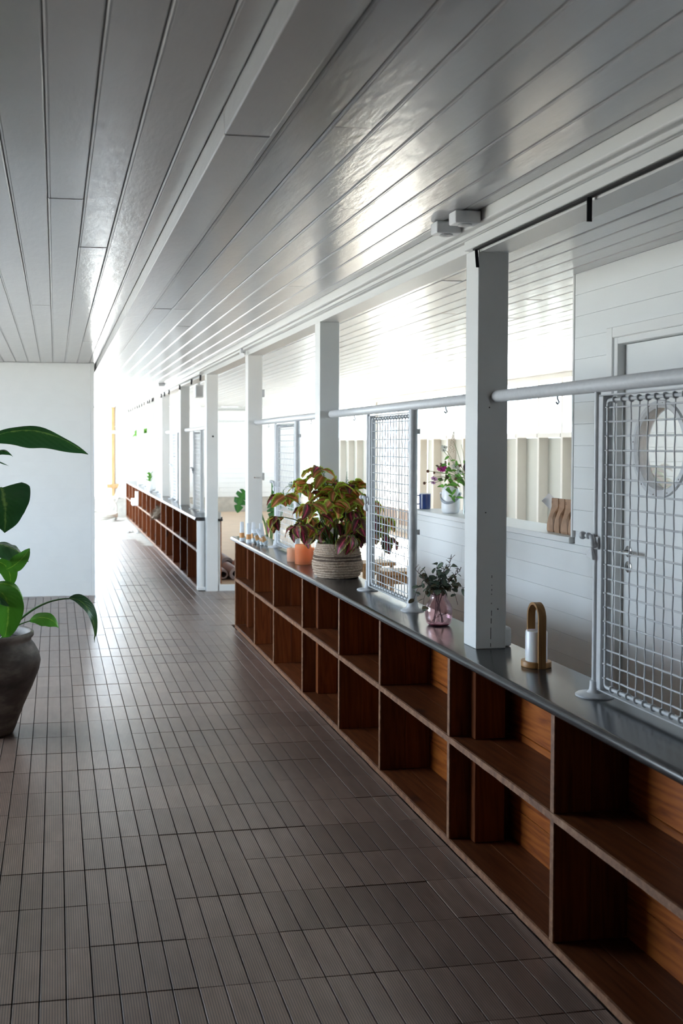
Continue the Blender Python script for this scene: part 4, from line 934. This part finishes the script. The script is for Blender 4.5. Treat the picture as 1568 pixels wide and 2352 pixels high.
# ---- packets and tumblers at the far end of the near worktop
def packet(x, y, label, lean=0.0, base_z=ZT, h=0.155, az=0.0):
    p = thing('packet', label, 'packet', (x, y, base_z), 'white packets with an orange band')
    def shape(z0, z1, mat, name, gro=0.0, par=None):
        m_ = MB(); n_ = 7; k_ = 14
        for i in range(n_):
            z = z0 + (z1 - z0) * i / (n_ - 1); t = z / h
            wx = 0.022 * (1 - 0.35 * t) + gro; wy = 0.017 * (1 - t) ** 0.7 + 0.0012 + gro
            for j in range(k_):
                a_ = 2 * math.pi * j / k_; c1, s1 = math.cos(a_), math.sin(a_); m_.v.append((wx * math.copysign(abs(c1) ** 0.7, c1), wy * math.copysign(abs(s1) ** 0.7, s1), z))
        for i in range(n_ - 1):
            for j in range(k_): m_.f.append((i * k_ + j, i * k_ + (j + 1) % k_, (i + 1) * k_ + (j + 1) % k_, (i + 1) * k_ + j))
        m_.f += [tuple(range(k_))[::-1], tuple((n_ - 1) * k_ + j for j in range(k_))]
        M = Matrix.Rotation(az, 4, 'Z') @ Matrix.Rotation(lean, 4, 'Y')
        m_.v = [tuple(M @ Vector(v) + Vector((x, y, base_z))) for v in m_.v]
        return build(m_, name, mat, par or p, smooth='auto')
    pb = shape(0, h, 'paper_white', 'packet_body'); shape(0.026, 0.066, 'orange_print', 'orange_band', 0.0006)
packet(1.488, 8.40, 'upright white packet with an orange band, leftmost at the worktop end')
packet(1.515, 8.245, 'upright white packet with an orange band, second from the worktop end')
packet(1.572, 8.34, 'upright white packet with an orange band, third, against the post')
def tumbler(x, y, label):
    g_ = thing('glass_tumbler', label, 'glass', (x, y, ZT), 'clear tumblers holding packets')
    m_ = MB(); m_.lathe([(0.026, 0.0), (0.029, 0.002), (0.033, 0.05), (0.0345, 0.085), (0.0328, 0.085), (0.0312, 0.05), (0.026, 0.008), (0.001, 0.007)], (x, y, ZT), 28); build(m_, 'glass_body', 'clear_glass', g_, smooth=True)
tumbler(1.556, 8.12, 'small clear tumbler beside the white packets, behind the other tumbler'); tumbler(1.584, 7.965, 'small clear tumbler with slanting packets, nearest the candle holders')
packet(1.578, 8.118, 'white packet leaning left out of the rear tumbler', -0.42, ZT + 0.010, 0.13)
packet(1.600, 7.962, 'white packet leaning left out of the front tumbler', -0.55, ZT + 0.013, 0.14)
packet(1.575, 7.975, 'white packet standing straight in the front tumbler', -0.08, ZT + 0.009, 0.165)

# ================================================================ ON THE BAR
ZB = 1.098
# white portable lantern with grey strap
WX, WY = 2.615, 6.73
w_ = thing('portable_lamp', 'rounded white portable lamp with a grey strap handle on the bar', 'lamp', (WX, WY, ZB))
mb = MB(); mb.lathe([(0.040, 0.0), (0.050, 0.004), (0.058, 0.016), (0.061, 0.04), (0.060, 0.10), (0.0575, 0.15), (0.052, 0.168), (0.040, 0.176), (0.001, 0.178)], (WX, WY, ZB), 40); build(mb, 'lamp_body', 'white_plastic', w_, smooth=True)
mb = MB(); pts = []
for i in range(25):
    a = math.pi * i / 24 + math.pi * 0.5 + 0.9; pts.append((WX + 0.066 * math.cos(a) , WY + 0.066 * math.sin(a), ZB + 0.132 - 0.060 * math.sin(math.pi * i / 24)))
for i, p in enumerate(pts):
    for dz in (-0.009, 0.009):
        for dr in (0, 0.004):
            v_ = Vector((p[0] - WX, p[1] - WY, 0)).normalized(); mb.v.append((p[0] + v_.x * dr, p[1] + v_.y * dr, p[2] + dz))
for i in range(24):
    a = 4 * i; mb.f += [(a, a + 2, a + 6, a + 4), (a + 1, a + 5, a + 7, a + 3), (a + 2, a + 3, a + 7, a + 6), (a, a + 4, a + 5, a + 1)]
build(mb, 'strap', 'grey_band', w_, smooth='auto')
for q_ in (pts[-1], pts[0]):
    mb = MB(); mb.ball(q_, 0.010, 12, 8); build(mb, 'pivot', 'white_plastic', w_, smooth=True)
# navy enamel mug
MX, MY = 2.60, 7.19
mg = thing('enamel_mug', 'navy blue mug with a white rim at the end of the bar', 'mug', (MX, MY, ZB))
mb = MB(); mb.lathe([(0.036, 0.0), (0.040, 0.003), (0.041, 0.108), (0.038, 0.108), (0.036, 0.006), (0.001, 0.005)], (MX, MY, ZB), 32); build(mb, 'mug_body', 'navy_enamel', mg, smooth='auto')
mb = MB(); mb.tube([(MX + 0.0398 * math.cos(2 * math.pi * j / 32), MY + 0.0398 * math.sin(2 * math.pi * j / 32), ZB + 0.1105) for j in range(32)], 0.003, 6, closed=True); build(mb, 'rim', 'white_plastic', mg, smooth=True)
mb = MB(); mb.tube(bez((MX - 0.040, MY + 0.01, ZB + 0.098), (MX - 0.085, MY + 0.02, ZB + 0.11), (MX - 0.085, MY + 0.02, ZB + 0.035), (MX - 0.040, MY + 0.01, ZB + 0.035), 12), 0.005, 8); build(mb, 'handle', 'navy_enamel', mg, smooth=True)
# paper bags
def bag_mesh():
    m_ = MB(); prof = [(0.0, 0.031, 0.028), (0.012, 0.033, 0.031), (0.04, 0.031, 0.031), (0.075, 0.022, 0.028), (0.10, 0.021, 0.019), (0.120, 0.029, 0.009), (0.132, 0.0325, 0.0035), (0.168, 0.0335, 0.0030), (0.178, 0.033, 0.0030)]
    k = 0
    for (z, wx, wy) in prof:
        pin = 0.018 if 0.03 < z < 0.12 else 0.004
        m_.v += [(-wx, -wy, z), (0, -wy - 0.004, z), (wx, -wy, z), (wx - pin, 0, z), (wx, wy, z), (0, wy + 0.004, z), (-wx, wy, z), (-wx + pin, 0, z)]
    for i in range(len(prof) - 1):
        for j in range(8): m_.f.append((8 * i + j, 8 * i + (j + 1) % 8, 8 * i + 8 + (j + 1) % 8, 8 * i + 8 + j))
    m_.f += [tuple(range(8))[::-1], tuple(8 * (len(prof) - 1) + j for j in range(8))]
    return m_
bags = [(4.975, 'brown paper coffee bag on the bar, nearest the door'), (5.052, 'brown paper coffee bag on the bar, second from the door'), (5.129, 'brown paper coffee bag on the bar, third from the door'), (5.206, 'brown paper coffee bag on the bar, furthest from the door')]
for i, (y, lab) in enumerate(bags):
    bgt = thing('paper_bag', lab, 'bag', (2.60, y, ZB), 'brown paper bags in a row on the bar')
    rot = Matrix.Rotation(-math.pi / 2 + 0.12 * ((i % 2) - 0.5), 4, 'Z')
    m_ = bag_mesh(); m_.v = [tuple(rot @ Vector(v) + Vector((2.605, y, ZB))) for v in m_.v]; bb_ = build(m_, 'bag_body', 'kraft_paper', bgt, bevel=0.001)
    m_ = MB(); n_ = 14
    for r_ in (0.0045, 0.0065): m_.v += [(r_ * math.cos(2 * math.pi * j / n_) - 0.020, -0.0074, 0.156 + r_ * math.sin(2 * math.pi * j / n_)) for j in range(n_)]
    m_.f += [(j, (j + 1) % n_, n_ + (j + 1) % n_, n_ + j) for j in range(n_)]
    m_.v = [tuple(rot @ Vector(v) + Vector((2.605, y, ZB))) for v in m_.v]; build(m_, 'stamp', 'stamp_ink', bgt)
mb = MB(); M_ = Matrix.Rotation(0.75, 4, 'Y')
for (a, b_) in ((-.05, -.03), (.05, -.03), (.05, .03), (-.05, .03)):
    for t in (0, 0.001): mb.v.append(tuple(M_ @ Vector((a, t, b_)) + Vector((2.61, 5.258, ZB + 0.148))))
mb.f += [(0, 2, 4, 6), (7, 5, 3, 1), (0, 1, 3, 2), (2, 3, 5, 4), (4, 5, 7, 6), (6, 7, 1, 0)]
tag(build(mb, 'paper_card', 'paper_white'), 'white paper card sticking up behind the brown paper bags', 'card')
# flower bouquet in a glass vase
FX, FY = 2.70, 6.60
fv = thing('flower_vase', 'clear glass vase of mixed flowers standing behind the portable lamp', 'vase', (FX, FY, ZB))
mb = MB(); mb.lathe([(0.040, 0.0), (0.045, 0.004), (0.047, 0.15), (0.050, 0.19), (0.0475, 0.19), (0.0445, 0.15), (0.042, 0.010), (0.001, 0.009)], (FX, FY, ZB), 32); build(mb, 'vase_body', 'clear_glass', fv, smooth=True)
bo = thing('bouquet', 'loose bouquet of magenta flowers, seed heads and dark bulrushes on the bar', 'flowers', (FX, FY, ZB + 0.02))
rb = random.Random(14); stm = MB()
nk = Vector((FX, FY, ZB + 0.19))
def fstem(dx, z, dy=0.0, r_=0.0016):
    dx *= 1.22; z *= 1.04; tip = Vector((FX + dx, FY + dy, ZB + z)); b0 = Vector((FX - dx * 0.12, FY - dy * 0.2, ZB + 0.012)); n0 = nk + Vector((max(-.035, min(.035, dx * 0.2)), rb.uniform(-.02, .02), 0))
    P_ = bez(n0, n0 + Vector((dx * 0.15, 0, 0.08)), n0.lerp(tip, 0.6) + Vector((0, 0, 0.03)), tip, 8); stm.tube([b0] + P_, r_, 5); return tip
def part(mb_, name, mat): return build(mb_, name, mat, bo, smooth=True)
for dx, z, dy in ((-0.26, 0.20, 0), (-0.235, 0.275, 0.02), (-0.205, 0.265, 0), (-0.115, 0.21, 0), (-0.06, 0.31, 0), (0.02, 0.425, 0), (0.022, 0.49, 0.02), (0.075, 0.46, 0), (0.065, 0.22, 0.0), (-0.20, 0.235, 0.03), (-0.09, 0.225, -0.02)):
    t = fstem(dx, z, dy); m_ = MB(); m_.ball(tuple(t), rb.uniform(0.007, 0.0105), 9, 7, (1, 1, 1.05)); part(m_, 'seed_head', 'seed_brown')
for dx, z, l_ in ((-0.03, 0.30, 0.085), (0.0, 0.25, 0.13), (0.05, 0.24, 0.06), (0.075, 0.24, 0.07)):
    t = fstem(dx, z - l_ * 0.5); m_ = MB(); n_ = 10
    m_.tube([t + Vector((0.004 * math.sin(i), 0, l_ * i / (n_ - 1))) for i in range(n_)], [0.0095 * (0.35 + 0.65 * math.sin(math.pi * (0.12 + 0.8 * i / (n_ - 1)))) for i in range(n_)], 9); part(m_, 'bulrush', 'cattail')
def flower(dx, z, r_, mat, np_=9, tilt=0.6):
    t = fstem(dx, z); m_ = MB()
    for i in range(np_):
        a = 2 * math.pi * i / np_; d_ = Vector((math.cos(a), math.sin(a) * 0.8, math.sin(a) * tilt)).normalized(); P_ = [t + d_ * (r_ * q) + Vector((0, 0, 0.004 * math.sin(q * 3))) for q in (0.1, 0.4, 0.75, 1.0)]
        m_.leaf(P_, [0.002, 0.005, 0.006, 0.001], d_.cross(Vector((0, -1, 0.3))), 0.2)
    fl_ = part(m_, 'flower', mat); m_ = MB(); m_.ball(tuple(t), 0.006, 8, 6); build(m_, 'flower_centre', 'seed_brown', fl_, smooth=True)
flower(-0.165, 0.285, 0.030, 'petal_magenta', 12); flower(-0.155, 0.300, 0.026, 'petal_magenta', 9); flower(0.0, 0.31, 0.022, 'petal_magenta', 9); flower(0.035, 0.185, 0.014, 'petal_magenta', 8)
flower(-0.205, 0.225, 0.022, 'petal_lilac', 7); flower(-0.21, 0.20, 0.016, 'petal_lilac', 7); flower(0.055, 0.385, 0.02, 'petal_lilac', 8)
flower(-0.15, 0.425, 0.024, 'petal_white', 6); flower(-0.155, 0.405, 0.018, 'petal_white', 6); flower(-0.085, 0.30, 0.03, 'petal_white', 10); flower(0.0, 0.385, 0.036, 'petal_white', 12); flower(0.02, 0.375, 0.030, 'petal_white', 10); flower(-0.06, 0.27, 0.026, 'petal_white', 9)
def lf(p, d_, l_, w_, mat='bouquet_leaf'):
    d_ = Vector(d_).normalized(); P_ = [Vector(p) + d_ * (l_ * i / 6) - Vector((0, 0, l_ * 0.25 * (i / 6) ** 2)) for i in range(7)]
    m_ = MB(); m_.leaf(P_, [max(0.0006, w_ * math.sin(math.pi * (0.05 + 0.92 * i / 6))) for i in range(7)], d_.cross(Vector((0.1, -1, 0.3))), 0.2); part(m_, 'leaf', mat)
for k in range(70):
    dx = rb.uniform(-0.19, 0.10); z = rb.uniform(0.17, 0.36) if k < 58 else rb.uniform(0.10, 0.2)
    if k >= 58: dx = rb.uniform(-0.14, -0.08)
    lf((FX + dx, FY + rb.uniform(-0.05, 0.05), ZB + z), (rb.uniform(-1, 1), rb.uniform(-0.5, 0.5), rb.uniform(-0.5, 1.1)), rb.uniform(0.03, 0.065), rb.uniform(0.006, 0.012))
for dx, z in ((-0.215, 0.31), (-0.19, 0.32), (-0.17, 0.33), (-0.205, 0.285), (-0.165, 0.24), (-0.15, 0.235), (-0.145, 0.245), (-0.19, 0.222), (-0.12, 0.19), (-0.105, 0.2)):
    lf((FX + dx, FY, ZB + z), (rb.uniform(-1, 1), 0, rb.uniform(-0.3, 0.6)), 0.035, 0.008, 'eucalyptus_brown')
for k in range(9):
    t = fstem(rb.uniform(-0.12, 0.09), rb.uniform(0.28, 0.45), rb.uniform(-0.04, 0.04), 0.0012)
m_ = MB(); t = fstem(-0.095, 0.46)
for i in range(60):
    q = i / 60; m_.ball((t.x + 0.022 * (1 - q) * math.sin(i * 2.4) - 0.02 + 0.02 * q, t.y + 0.01 * math.cos(i * 2.4), t.z + 0.02 - 0.09 * (1 - q) + 0.05 * q), 0.0032, 5, 4)
part(m_, 'plume', 'plume')
build(stm, 'stems', 'stem_green', bo, smooth=True)

# ================================================================ ROOM ON THE RIGHT
# stools
def stool(x, y, label, rz=0.0):
    s_ = thing('wooden_stool', label, 'stool', (x, y, ZP), 'small wooden stools'); 
    def B(x0, x1, y0, y1, z0, z1, name):
        m_ = MB(); m_.box(x0, x1, y0, y1, z0, z1); R_ = Matrix.Rotation(rz, 4, 'Z'); m_.v = [tuple(R_ @ Vector(v) + Vector((x, y, ZP))) for v in m_.v]; build(m_, name, 'stool_wood', s_, bevel=0.004)
    B(-0.17, 0.17, -0.15, 0.15, 0.405, 0.44, 'seat')
    for a in (-0.15, 0.12):
        for b_ in (-0.13, 0.10): B(a, a + 0.035, b_, b_ + 0.035, 0.0, 0.404, 'leg')
    B(-0.113, 0.118, -0.125, -0.105, 0.33, 0.395, 'apron'); B(-0.113, 0.118, 0.105, 0.125, 0.33, 0.395, 'apron')
stool(2.83, 9.2, 'small wooden stool behind the wire gate, left one of the pair', 0.2); stool(2.87, 8.55, 'small wooden stool behind the wire gate, right one of the pair', -0.15)
# rolled mats
def mat_roll(x, y, z, r_, L_, label, core=0.03):
    m_ = MB(); turns = 2.6; n_ = 70; th_ = 0.009; pts = []
    for i in range(n_):
        q = i / (n_ - 1); rr = core + (r_ - th_ - core) * q; a = turns * 2 * math.pi * q + 0.6; pts.append((rr, a))
    for y_ in (y, y + L_):
        for dr in (0, th_):
            m_.v += [(x + (rr + dr) * math.cos(a), y_, z + (rr + dr) * math.sin(a)) for rr, a in pts]
    for i in range(n_ - 1):
        A, B_, C_, D_ = i, n_ + i, 2 * n_ + i, 3 * n_ + i
        m_.f += [(A, A + 1, B_ + 1, B_), (C_, D_, D_ + 1, C_ + 1), (B_, B_ + 1, D_ + 1, D_), (A, C_, C_ + 1, A + 1)]
    e = n_ - 1; m_.f += [(0, n_, 3 * n_, 2 * n_), (e, 2 * n_ + e, 3 * n_ + e, n_ + e)]
    o_ = build(m_, 'mat_roll', 'mat_grey', smooth='auto'); return tag(o_, label, 'mat', 'rolled exercise mats')
mat_roll(1.957, 11.45, ZP + 0.072, 0.070, 0.62, 'rolled grey exercise mat beside the opening, front right of the pile')
mat_roll(1.826, 11.50, ZP + 0.060, 0.058, 0.60, 'rolled grey exercise mat partly behind the floor-standing post')
mat_roll(2.0, 12.28, ZP + 0.086, 0.084, 0.62, 'rolled grey exercise mat lying behind the front two rolls', 0.04)
mat_roll(2.125, 11.60, ZP + 0.086, 0.084, 0.62, 'rolled grey exercise mat at the right end of the pile', 0.04)
# monstera
QX, QY = 2.12, 10.35
mb = MB(); mb.lathe([(0.12, 0.0), (0.13, 0.01), (0.17, 0.28), (0.175, 0.31), (0.16, 0.31), (0.155, 0.27), (0.001, 0.26)], (QX, QY, -0.002), 32)
tag(build(mb, 'planter', 'white_plastic', smooth='auto'), 'white planter on the deck tiles behind the worktop end', 'pot')
mo = thing('monstera', 'split-leaf green plant standing behind the packets', 'plant', (QX, QY, 0.26))
def mleaf(p, w, side, split=True):
    n_ = 21; sp = bez(*p, n=n_); m_ = MB(); b_ = 0
    # leaf halves cut into lobes by deep notches
    for sgn in (-1, 1):
        side_ = Vector(side)
        prev = None
        for i in range(n_):
            t = i / (n_ - 1); tg = (sp[min(i + 1, n_ - 1)] - sp[max(i - 1, 0)]).normalized(); sd_ = (side_ - tg * side_.dot(tg)).normalized(); nr = sd_.cross(tg)
            q = max(0.03, math.sin(math.pi * min(1, 0.12 + 0.88 * t)) ** 0.6)
            if split and i % 5 == 0 and 3 < i < n_ - 2: q *= 0.28
            pt = [sp[i], sp[i] + sd_ * (sgn * w * q * 0.5) - tg * (w * 0.05) + nr * (w * q * 0.08), sp[i] + sd_ * (sgn * w * q) - tg * (w * 0.10 * 0) - nr * (w * q * 0.12)]
            base_ = len(m_.v)
            for c_, v_ in zip((0, 0.5, 1), pt): m_.v.append(tuple(v_)); m_.uv[len(m_.v) - 1] = (0.5 + 0.5 * sgn * c_, t)
            if prev is not None:
                for c_ in (0, 1): m_.f.append((prev + c_, prev + c_ + 1, base_ + c_ + 1, base_ + c_))
            prev = base_
    build(m_, 'leaf', 'monstera_leaf', mo, smooth=True)
def mstalk(tip):
    m_ = MB(); m_.tube(bez((QX, QY, 0.25), (QX, QY, 0.7), Vector(tip) + Vector(((QX - tip[0]) * 0.5, 0, 0.02)), tip, 12), 0.006, 6); build(m_, 'stalk', 'stem_green', mo, smooth=True)
for p, w, sd_, sp_ in (
    ([(1.885, 10.4, 1.085), (1.85, 10.38, 1.06), (1.80, 10.36, 1.0), (1.79, 10.36, 0.875)], 0.075, (1, 0.2, 0.25), True),
    ([(2.135, 10.3, 1.19), (2.145, 10.29, 1.16), (2.145, 10.29, 1.11), (2.13, 10.29, 1.06)], 0.024, (1, 0.2, 0), False),
    ([(1.93, 10.2, 0.90), (1.90, 10.2, 0.91), (1.86, 10.2, 0.88), (1.84, 10.2, 0.80)], 0.05, (0.3, 1, 0.3), True),
    ([(1.96, 10.2, 0.84), (1.92, 10.2, 0.85), (1.90, 10.2, 0.80), (1.88, 10.2, 0.75)], 0.04, (0.3, 1, 0.3), True),
    ([(2.12, 10.3, 0.98), (2.15, 10.3, 0.93), (2.17, 10.3, 0.88), (2.16, 10.3, 0.74)], 0.085, (1, 0.2, 0.2), True),
    ([(2.33, 10.4, 1.14), (2.37, 10.4, 1.15), (2.42, 10.4, 1.10), (2.44, 10.4, 1.02)], 0.07, (0.5, 0.6, 0.5), True),
    ([(2.25, 10.5, 1.02), (2.30, 10.5, 1.02), (2.36, 10.5, 0.97), (2.38, 10.5, 0.88)], 0.09, (0.6, 0.5, 0.4), True)):
    mleaf(p, w, sd_, sp_); mstalk(p[0])

# ================================================================ CEILING AND BEAM FITTINGS
def spot(y, label):
    s_ = thing('ceiling_box', label, 'light', (1.452, y, ZC - 0.035), 'small square white boxes by the beam')
    m_ = MB(); m_.box(1.403, 1.500, y - 0.034, y + 0.034, ZC - 0.048, ZC - 0.0035); hs_ = build(m_, 'housing', 'white_plastic', s_, bevel=0.006, seg=3)
    m_ = MB(); m_.lathe([(0.024, 0.0), (0.026, -0.004), (0.022, -0.006), (0.001, -0.002)], (1.452, y, ZC - 0.0475), 24, capb=False); build(m_, 'lens_ring', 'grey_metal', s_, smooth='auto')
spot(3.615, 'small white square ceiling box beside the beam, nearer of the two'); spot(3.80, 'small white square ceiling box beside the beam, further of the two')
s_ = thing('ceiling_box', 'small grey-white fixture on the ceiling far down the passage', 'light', (1.44, 14.45, ZC))
mb = MB(); mb.box(1.39, 1.485, 14.38, 14.5, ZC - 0.04, ZC - 0.002); build(mb, 'housing', 'grey_metal', s_, bevel=0.005)
s_ = thing('conduit_end_cap', 'small white fitting at the end of the conduit on the beam', 'fitting', (1.545, 8.62, 2.33))
mb = MB(); mb.box(1.512, 1.556, 8.602, 8.65, 2.302, 2.3515); build(mb, 'housing', 'grey_metal', s_, bevel=0.003)
mb = MB(); mb.tube([(1.54, 8.59, 2.31), (1.52, 8.56, 2.295)], [0.014, 0.018], 14); build(mb, 'spot_head', 'white_plastic', s_, smooth='auto')
def strap(y, label, z1=2.297, h=0.062, w_=0.017, lean=0.0):
    m_ = MB(); x0 = 1.566
    m_.v = [(x0 - w_ / 2, y, z1), (x0 + w_ / 2, y, z1), (x0 + w_ / 2 + lean, y, z1 - h), (x0 - w_ / 2 + lean, y, z1 - h), (x0 - w_ / 2, y + .003, z1), (x0 + w_ / 2, y + .003, z1), (x0 + w_ / 2 + lean, y + .003, z1 - h), (x0 - w_ / 2 + lean, y + .003, z1 - h)]
    m_.f = [(3, 2, 1, 0), (4, 5, 6, 7), (0, 1, 5, 4), (1, 2, 6, 5), (2, 3, 7, 6), (3, 0, 4, 7)]
    tag(build(m_, 'hanging_strap', 'black_strap'), label, 'strap', 'black straps hanging from the beam')
strap(2.93, 'black strap hanging from the beam nearest the viewer', 2.296, 0.075, 0.016); strap(3.785, 'slanting black strap hanging at the head of the nearest post', 2.297, 0.07, 0.012, 0.006)
fy = [11.438, 12.193, 13.40, 14.653, 15.295, 15.76, 17.031, 17.294, 17.749, 18.15, 18.839, 19.38, 19.952, 20.5, 21.07, 21.7, 22.318, 22.9]
names_ = ['first', 'second', 'third', 'fourth', 'fifth', 'sixth', 'seventh', 'eighth', 'ninth', 'tenth', 'eleventh', 'twelfth', 'thirteenth', 'fourteenth', 'fifteenth', 'sixteenth', 'seventeenth', 'last']
for n_, y in zip(names_, fy): strap(y, 'black strap under the far part of the beam, %s one beyond the opening' % n_, 2.3175, 0.062, 0.020, random.uniform(-0.006, 0.006))
# speaker box
s_ = thing('speaker_box', 'white speaker box hung under the beam beyond the opening', 'speaker', (1.76, 13.0, 2.25))
mb = MB(); mb.box(1.70, 1.80, 12.86, 13.06, 2.14, 2.29); build(mb, 'cabinet', 'white_plastic', s_, bevel=0.008, seg=2)
mb = MB(); mb.box(1.71, 1.79, 12.852, 12.861, 2.15, 2.28); build(mb, 'grille', 'grey_metal', s_, bevel=0.002)
mb = MB(); mb.box(1.735, 1.765, 12.94, 12.98, 2.285, 2.40); build(mb, 'bracket', 'white_plastic', s_)

# ================================================================ FAR END OF THE PASSAGE
bv = thing('bud_vase', 'small white vase with a green sprig on the far worktop', 'vase', (1.545, 17.45, ZT))
mb = MB(); mb.lathe([(0.03, 0.0), (0.04, 0.01), (0.042, 0.10), (0.025, 0.15), (0.022, 0.17), (0.018, 0.17), (0.001, 0.15)], (1.545, 17.45, ZT), 20); build(mb, 'vase_body', 'white_plastic', bv, smooth=True)
sp_ = thing('green_sprig', 'green sprig standing in the small white vase on the far worktop', 'plant', (1.545, 17.45, ZT + 0.15))
mb = MB()
for k in range(16):
    a = k * 2.4; mb.leaf([Vector((1.545, 17.45, ZT + 0.16 + 0.012 * k * 0.7)) + Vector((math.cos(a) - 0.5, math.sin(a), 0.7)).normalized() * (0.09 * i / 5) for i in range(6)], [0.003, 0.016, 0.022, 0.02, 0.012, 0.001], (math.sin(a), -math.cos(a), 0.3), 0.2)
mb.tube([(1.545, 17.45, ZT + 0.06), (1.545, 17.45, ZT + 0.30)], 0.003, 5); build(mb, 'leaves', 'bouquet_leaf', sp_, smooth=True)
# fuzzy bundle on the middle shelf
mb = MB(); rf = random.Random(4); cx_, cy_, cz_ = 1.50, 15.62, 0.433
prv = []
mb.tube([(1.43, 15.58, 0.47), (1.47, 15.60, 0.50), (1.53, 15.63, 0.55), (1.57, 15.66, 0.60)], [0.02, 0.055, 0.075, 0.04], 10)
for k in range(420):
    a, b_ = rf.uniform(0, 2 * math.pi), rf.uniform(0, 1); c0 = Vector((1.43, 15.58, 0.485)).lerp(Vector((1.57, 15.66, 0.60)), b_); d_ = Vector((math.cos(a), rf.uniform(-.6, .6), math.sin(a))).normalized()
    L0 = 0.05 + 0.03 * math.sin(b_ * 3); q = c0 + d_ * (L0 + rf.uniform(0.0, 0.035)); q.z = max(q.z, 0.434); p0 = c0 + d_ * L0 * 0.6; p0.z = max(p0.z, 0.434)
    mb.tube([p0, q], [0.003, 0.0008], 3)
tag(build(mb, 'dried_bundle', 'fuzz'), 'fuzzy grey-brown dried bundle sticking out of the far shelf', 'bundle')
mb = MB(); mb.box(1.40, 1.60, 19.45, 19.85, 0.431, 0.55); mb.box(1.47, 1.60, 19.62, 19.80, 0.551, 0.68); tag(build(mb, 'white_box', 'white_plastic', bevel=0.004), 'white stepped box on the middle tier of the far shelf', 'box')
for k, (x0, y0, dx, dy, lab) in enumerate(((1.24, 18.9, 0.10, 0.75, 'short pale board lying on the concrete, leftmost of three'), (1.31, 19.0, 0.09, 0.70, 'short pale board lying on the concrete, middle of three'), (1.405, 18.85, 0.075, 0.6, 'short pale board lying on the concrete against the far shelf'))):
    z0 = -0.029 + 0.0
    mb = MB(); mb.v = [(x0, y0, z0), (x0 + 0.05, y0, z0), (x0 + 0.05 + dx - 0.08, y0 + dy, z0), (x0 + dx - 0.08, y0 + dy, z0)]; mb.v += [(a, b_, c_ + 0.03) for a, b_, c_ in mb.v]; mb.f = [(3, 2, 1, 0), (4, 5, 6, 7), (0, 1, 5, 4), (1, 2, 6, 5), (2, 3, 7, 6), (3, 0, 4, 7)]
    tag(build(mb, 'loose_board', 'white_paint', bevel=0.002), lab, 'board', 'loose boards on the concrete')
# coil of pale pipe and hanging cable
mb = MB(); pts = []
for i in range(150):
    t = i / 149; a = 2 * math.pi * 3.4 * t; rr = 0.30 + 0.03 * math.sin(a * 0.7); pts.append((0.93 + rr * math.cos(a), 22.1 + rr * math.sin(a), 0.0 + 0.12 * t + 0.02 * math.sin(a * 1.3) + 0.012))
mb.tube(pts, 0.036, 8)
tag(build(mb, 'pipe_coil', 'hose_white', smooth=True), 'coil of pale corrugated pipe on the concrete by the doorway', 'pipe')
mb = MB(); pts = [(1.08 + 0.20 * math.cos(2 * math.pi * i / 40), 22.55, 0.20 + 0.20 * math.sin(2 * math.pi * i / 40)) for i in range(40)]
mb.tube(pts, 0.02, 8, closed=True); tag(build(mb, 'pipe_loop', 'hose_white', smooth=True), 'upright loop of pale pipe leaning by the coil', 'pipe')
mb = MB(); mb.tube(bez((1.28, YF - 0.03, 1.95), (1.5, YF - 0.1, 2.0), (1.60, YF - 0.1, 1.9), (1.62, YF - 0.03, 1.75), 12), 0.008, 6); mb.tube(bez((1.62, YF - 0.03, 1.75), (1.60, YF - 0.06, 1.0), (1.30, 22.7, 0.6), (1.10, 22.4, 0.15), 18), 0.008, 6); mb.tube(bez((1.63, YF - 0.03, 1.75), (1.66, YF - 0.06, 1.0), (1.42, 22.8, 0.6), (1.15, 22.5, 0.1), 18), 0.008, 6)
tag(build(mb, 'cable', 'cable_white', smooth=True), 'thin pale cables hanging beside the far doorway', 'cable')
mb = MB(); mb.tube([(0.3, YF - 0.12, 2.37), (1.15, YF - 0.12, 2.37)], 0.018, 10); mb.box(1.13, 1.16, YF - 0.14, YF - 0.0, 2.35, 2.395)
tag(build(mb, 'door_rail', 'grey_metal', smooth='auto'), 'grey rail above the far doorway', 'rail')
# green plant hanging at the far end of the worktop
hp = thing('shelf_plant', 'green leafy plant half hidden behind the furthest white post', 'plant', (1.70, 20.86, ZT))
mb = MB(); mb.tube([(1.70, 20.86, ZT), (1.69, 20.86, 1.74)], 0.006, 6); build(mb, 'stem', 'stem_green', hp, smooth=True)
for k in range(12):
    a = k * 2.4; z_ = 1.68 + 0.012 * k; mb = MB(); d0 = Vector((math.cos(a), math.sin(a) * 0.35, 0)).normalized()
    mb.leaf([Vector((1.69, 20.86, z_)) + d0 * (0.19 * i / 5) + Vector((0, 0, 0.05 * math.sin(i * 0.55) - 0.05 * (i / 5) ** 2)) for i in range(6)], [0.004, 0.04, 0.055, 0.05, 0.03, 0.002], (math.sin(a), -math.cos(a), 0.5), 0.2); build(mb, 'leaf', 'bouquet_leaf', hp, smooth=True)
# bench top beyond: wall heater strips on the far wall of the right-hand room
for z_, lab in ((2.28, 'long pale shelf strip high on the far wall, upper one'), (2.02, 'long pale shelf strip high on the far wall, lower one')):
    mb = MB(); mb.box(3.2, 4.55, YF - 0.10, YF - 0.001, z_, z_ + 0.035); tag(build(mb, 'wall_shelf', 'white_paint', bevel=0.003), lab, 'shelf', 'shelf strips on the far wall')
for o in list(bpy.data.objects):
    if '_o' in o: del o['_o']
